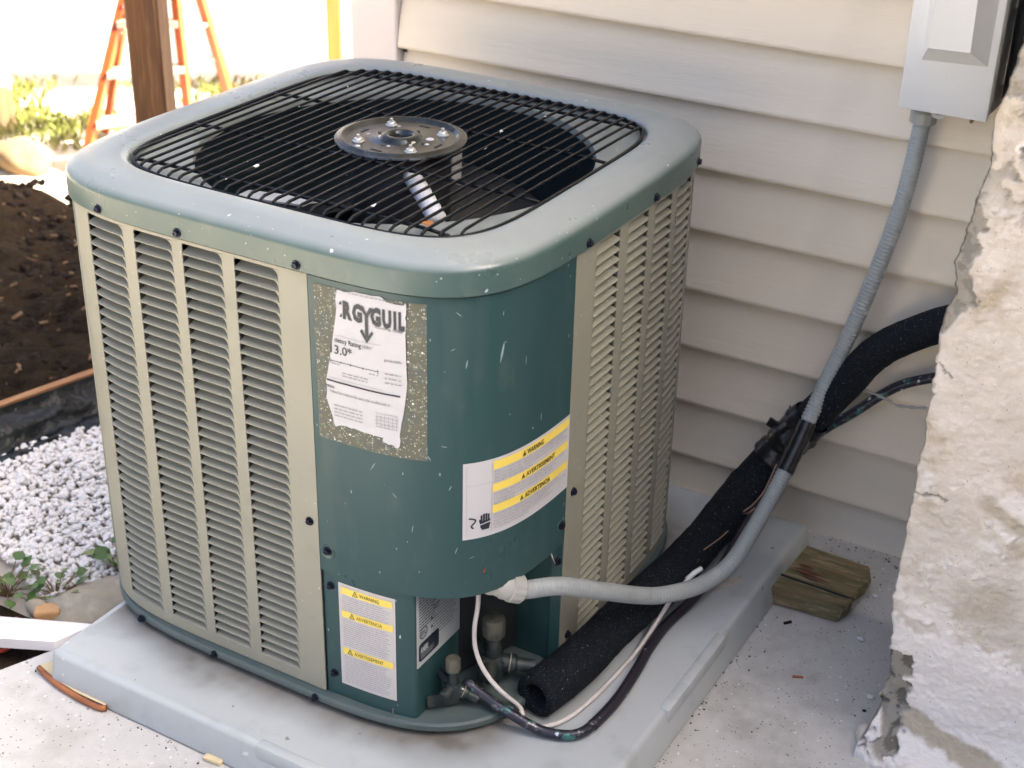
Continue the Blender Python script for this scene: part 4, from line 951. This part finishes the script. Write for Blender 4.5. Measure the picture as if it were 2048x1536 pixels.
part('foam_end', lathe([(.0335, 0), (.0335, -.001), (.0300, -.003), (.0200, -.002), (.0175, .004), (.0170, .06)], 24, ppts[0], d0, cap=False), m_foam, pipe, smooth=True)
part('pipe_core', tube([ppts[0]+d0*.05, ppts[3]], .0165, 14), m_valve, pipe, smooth=True)
# tape holding conduit and pipe together
ct = [p for p in cpts if .158 < p.z < .232 and p.y > .3]; pt_ = [p for p in ppts if .120 < p.z < .225]
V, F = tube(ct[::3], lambda t: .0146 + .0004*sin(t*23), 16, cap=False)
o = part('black_tape', (V, F), m_tape, smooth=True); o['label'] = 'black tape binding the grey conduit to the insulated pipe'; o['category'] = 'tape'
ptf = resample(pt_, .004); V, F = tube(ptf, lambda t: .0350 + .0016*sin(t*17) + .001*sin(t*41), 22, cap=False)
part('pipe_wrap', ([v + Vector((.0015*fbm(v*60), .0015*fbm(v*60+Vector((4, 1, 1))), 0)) for v in V], F), m_tape, o, smooth=True)
mid = ct[len(ct)//2]; pm_ = min(ptf, key=lambda p: (p-mid).length); dd = (ct[-1]-ct[0]).normalized()
mb = MB(); nn = dd.cross(mid-pm_).normalized(); L2 = (ct[-1]-ct[0]).length*.46
for sg in (1, -1):
    e0 = pm_ + nn*(.0335*sg); e1 = mid + nn*(.0145*sg)
    V = []
    for k in range(9):
        t = k/8; base_ = e0.lerp(e1, t) - (nn*(.006*sg*sin(pi*t)))
        for q in range(7):
            h = (q/6*2-1); V.append(base_ + dd*(h*L2*.55*(1-.12*t)) + nn*(.0005*sg*sin(q*2.1+k)))
    mb.add(V, [(k*7+q, (k+1)*7+q, (k+1)*7+q+1, k*7+q+1) for k in range(8) for q in range(6)])
part('tape_web', mb.vf, m_tape, o, smooth=True)
fl = Vector(pt_[len(pt_)//2]) + Vector((-.030, -.012, .016))
part('tape_flap', bev_box(fl, (.026, .004, .018), .0015, Matrix.Rotation(.35, 3, 'Y')), m_tape, o)
# thin copper line
KP = [(.296, -.282, .058), (.326, -.280, .045), (.352, -.2805, .036), (.374, -.278, .0285), (.395, -.274, .020), (.416, -.268, .0115), (.440, -.260, .0095), (.459, -.248, .0095), (.470, -.222, .0095), (.475, -.155, .0095), (.470, -.08, .0095), (.4625, -.017, .0095), (.460, .05, .0095), (.468, .12, .012), (.480, .22, .03), (.478, .298, .051), (.488, .38, .085), (.506, .47, .131), (.54, .485, .175), (.578, .49, .212), (.643, .50, .278), (.704, .50, .314), (.772, .50, .342), (.88, .50, .37)]
cop = thing('copper_line', 'thin tarnished copper line curving across the grey pad', 'pipe', (.43, -.26, 0))
kp = resample(catmull(KP, 8), .008); nk = len(kp); i1 = int(nk*.155); i2 = int(nk*.60)
def rwob(n): return [.0078*(1 + .05*sin(i*1.7)) for i in range(n)]
part('bare_tube', tube(kp[:i1+1], .0076, 12), m_copper, cop, smooth=True)
part('rubber_jacket', tube(kp[i1:i2+1], .0082, 12), m_rubber, cop, smooth=True)
part('bare_tube', tube(kp[i2:], .0086, 12), m_copper, cop, smooth=True)
WPP = [(.309, -.268, .236), (.311, -.270, .191), (.307, -.272, .150), (.308, -.272, .117), (.316, -.272, .093), (.330, -.270, .070), (.350, -.262, .044), (.371, -.250, .020), (.386, -.262, .0045), (.408, -.255, .0045), (.430, -.222, .0045), (.441, -.165, .0045), (.446, -.095, .0045), (.448, -.03, .006), (.450, .03, .020), (.4545, .07, .040), (.464, .117, .060)]
o = part('white_cable', tube(resample(catmull(WPP, 8), .006), .0034, 10), m_cable, smooth=True); o['label'] = 'thin white control cable looping round the open foam pipe end'; o['category'] = 'cable'
part('cable_end', tube([(.462, .112, .058), (.468, .128, .064), (.474, .140, .067)], .0042, 8), m_sleeve, o, smooth=True)
TW = [(.590, .468, .286), (.607, .47, .274), (.624, .47, .272), (.641, .47, .268), (.656, .475, .260), (.67, .48, .259), (.69, .48, .263), (.706, .48, .266), (.76, .48, .262)]
o = part('twisted_wire', tube(resample(catmull(TW, 6), .004), lambda t: .0019 + .0012*max(0, sin(t*60)), 8), M('grey_wire', (.42, .40, .38), .5), smooth=True); o['label'] = 'thin grey twisted wire end under the insulated pipe near the stucco'; o['category'] = 'wire'
for k, (P, rr_) in enumerate((([(.470, .318, .075), (.480, .330, .085), (.493, .345, .110), (.500, .372, .150)], .0012), ([(.470, .316, .072), (.482, .308, .082), (.490, .316, .090)], .0011), ([(.452, .200, .060), (.462, .235, .064), (.470, .255, .072)], .0010))):
    o = part('loose_wire', tube(resample(catmull(P, 6), .004), rr_, 6), m_copperwire, smooth=True); o['category'] = 'wire'; o['group'] = 'loose thin wires along the pipe'
    o['label'] = ('thin reddish wire running up between pipe and conduit', 'short pale wire stub beside the conduit bend', 'fine pale wire strand lying on the black foam')[k]
P = [(.3665, -.170, .240), (.369, -.166, .226), (.370, -.160, .214)]
o = part('loose_wire', tube(P, .0009, 6), m_cable, smooth=True); o['label'] = 'tiny white wire end hanging below the corner cover'; o['category'] = 'wire'; o['group'] = 'loose thin wires along the pipe'

# ------------------------------------------------------------------ disconnect box on the wall
dbx = thing('disconnect_box', 'grey metal electrical disconnect box on the siding above the conduit', 'electrical box', (.66, .50, .757))
BX0, BX1, BY, BZ0, BZ1 = .5930, .7240, .4500, .7570, 1.06
part('enclosure', bev_box(((BX0+BX1)/2, (BY+.538)/2 + .006, (BZ0+BZ1)/2), (BX1-BX0-.006, .538-BY-.002, BZ1-BZ0-.004), .003), m_box, dbx, ang=40)
cov = part('cover', bev_box(((BX0+BX1)/2, BY+.004, (BZ0+BZ1)/2), (BX1-BX0, .012, BZ1-BZ0), .003), m_box, dbx, ang=40)
V = [(.6170, BY-.0015, .8330), (.7130, BY-.0015, .8370), (.7130, BY-.0015, 1.05), (.6170, BY-.0015, 1.05), (.6330, BY-.036, .8600), (.6930, BY-.036, .8620), (.6900, BY-.044, 1.04), (.6370, BY-.044, 1.04)]
part('raised_door', (V, [(4, 5, 6, 7), (0, 1, 5, 4), (1, 2, 6, 5), (2, 3, 7, 6), (3, 0, 4, 7), (3, 2, 1, 0)]), m_box, cov)
n = 16; V = []; 
for k in range(n+1):
    a = pi + pi*k/n
    for r in (.0055, .0120):
        for yy in (BY+.002, BY+.005): V.append(Vector((.653 + r*cos(a), yy, .7600 + r*.9*sin(a))))
F = []
for k in range(n):
    i = 4*k; F += [(i, i+2, i+6, i+4), (i+1, i+5, i+7, i+3), (i+2, i+3, i+7, i+6), (i, i+4, i+5, i+1)]
part('lock_tab', (V, F), m_fitting, dbx)
o = part('dried_debris', blob((.004, .004, .012), 33, sub=2), M('rust_debris', (.2, .13, .05), .8), smooth=True, off=(.688, .520, .742)); o['label'] = 'brown debris strand hanging below the grey wall box'; o['category'] = 'debris'
part('gap_shade_tube', tube([(.752, .505, .70), (.752, .505, 1.25)], .024, 16), m_tape, dbx, smooth=True)  # black tube added as the shade in the gap beside the stucco

mb = MB(); rg = random.Random(11)
for i in range(230):
    k = rg.random()
    if k < .35: x, y = .552 + abs(rg.gauss(0, .012)), rg.uniform(-.45, .44)
    elif k < .55: x, y = rg.uniform(-.28, .54), -.496 - abs(rg.gauss(0, .012))
    elif k < .75: x, y = rg.uniform(.56, .80), .53 - abs(rg.gauss(0, .03))
    else: x, y = rg.uniform(-.35, .8), rg.uniform(-.75, .5)
    if -.32 < x < .545 and -.492 < y < .46: continue
    s_ = rg.uniform(.0007, .0024); V, F = protos[i % 10]; R = rot_rand(rg); mb.add([R @ (v*s_) + Vector((x, y, SLAB + s_*.3)) for v in V], F)
part('grit', mb.vf, m_grit, kind='stuff', label='fine dark grit scattered over the concrete around the pad', category='grit')
# ------------------------------------------------------------------ wood block, shims, pebbles
wb = thing('wood_block', 'weathered green stained wood block wedged under the right pad edge', 'wood block', (.58, .35, SLAB))
def wblock():
    P = [(.49, .275), (.668, .288), (.676, .318), (.672, .352), (.682, .392), (.664, .440), (.49, .452)]
    bm = bmesh.new(); vs = [bm.verts.new((x, y, -.030)) for x, y in P]; f = bm.faces.new(vs); bmesh.ops.recalc_face_normals(bm, faces=[f])
    r = bmesh.ops.extrude_face_region(bm, geom=[f])
    for v in r['geom']:
        if isinstance(v, bmesh.types.BMVert): v.co.z = SLAB+.001; v.co.y += .0; v.co.x -= .008
    bmesh.ops.recalc_face_normals(bm, faces=bm.faces[:]); bmesh.ops.bevel(bm, geom=bm.edges[:], offset=.0025, segments=2, affect='EDGES')
    me = bpy.data.meshes.new('block'); bm.to_mesh(me); bm.free(); me.materials.append(m_wood); return me
for v in (wm := wblock()).vertices:
    if v.co.z > -.04: v.co.z += .004*sstep(.40, .33, v.co.y) - .008*sstep(.42, .45, v.co.y)
link('block', wm, wb)
for k, (x0, x1, y, w2) in enumerate(((.556, .612, .352, .008), (.575, .628, .341, .006), (.560, .590, .366, .006), (.598, .634, .362, .0035))):
    part('rust_streak', ([(x0, y, -.0245), (x0+(x1-x0)*.3, y-w2*.8, -.0245), (x0+(x1-x0)*.7, y-w2*.5, -.0246), (x1, y-w2*.1, -.0247), (x0+(x1-x0)*.75, y+w2*.5, -.0247), (x0+(x1-x0)*.35, y+w2*.7, -.0247)], [tuple(range(6))]), m_rust, wb)
part('crack', box((.60, .322, -.0265), (.15, .0016, .003), Matrix.Rotation(-.03, 3, 'Z')), m_dark, wb)
o = part('shim_strip', None or (lambda P: tube(resample(catmull(P, 6), .01), .0048, 8))([(-.345, -.484, -.0530), (-.30, -.4955, -.0545), (-.25, -.5020, -.0550), (-.205, -.5030, -.0550), (-.192, -.499, -.0540)]), m_shim, smooth=True); o['label'] = 'curved reddish brown wood strip under the front left pad edge'; o['category'] = 'shim'
part('shim_face', ([(-.345, -.482, -.0485), (-.30, -.493, -.0500), (-.25, -.4985, -.0505), (-.195, -.498, -.0505), (-.195, -.470, -.0525), (-.335, -.460, -.0505)], [(0, 1, 2, 3, 4, 5)]), m_bark, o)
o = part('wood_chip', bev_box((.013, -.4985, SLAB+.004), (.030, .011, .007), .002, Matrix.Rotation(.1, 3, 'Z')), m_bark); o['label'] = 'small pale wood chip wedged below the front pad edge'; o['category'] = 'wood chip'
for k, (x, y, s, lb) in enumerate(((.690, .392, .006, 'grey pebble beside the wood block end'), (.708, .266, .007, 'pale grey pebble on the concrete left of the stucco wall'), (.768, .135, .0075, 'white pebble on the concrete nearest the stucco wall foot'), (.770, .100, .003, 'tiny dark pebble just below the white pebble'))):
    o = part('pebble', blob((s, s*.8, s*.6), 20+k, sub=2), m_pebble if k != 3 else m_clod, smooth=True, off=(x, y, SLAB+s*.4)); o['label'] = lb; o['category'] = 'pebble'; o['group'] = 'pebbles on the concrete'
o = part('twig', box((.592, .245, SLAB+.002), (.014, .004, .003), Matrix.Rotation(.9, 3, 'Z')), m_clod); o['label'] = 'small dark twig bit on the concrete below the wood block'; o['category'] = 'twig'
o = part('rust_chip', box((.656, .122, SLAB+.0015), (.016, .004, .002), Matrix.Rotation(.45, 3, 'Z')), m_shim); o['label'] = 'orange splinter on the concrete midway between pad and stucco'; o['category'] = 'splinter'
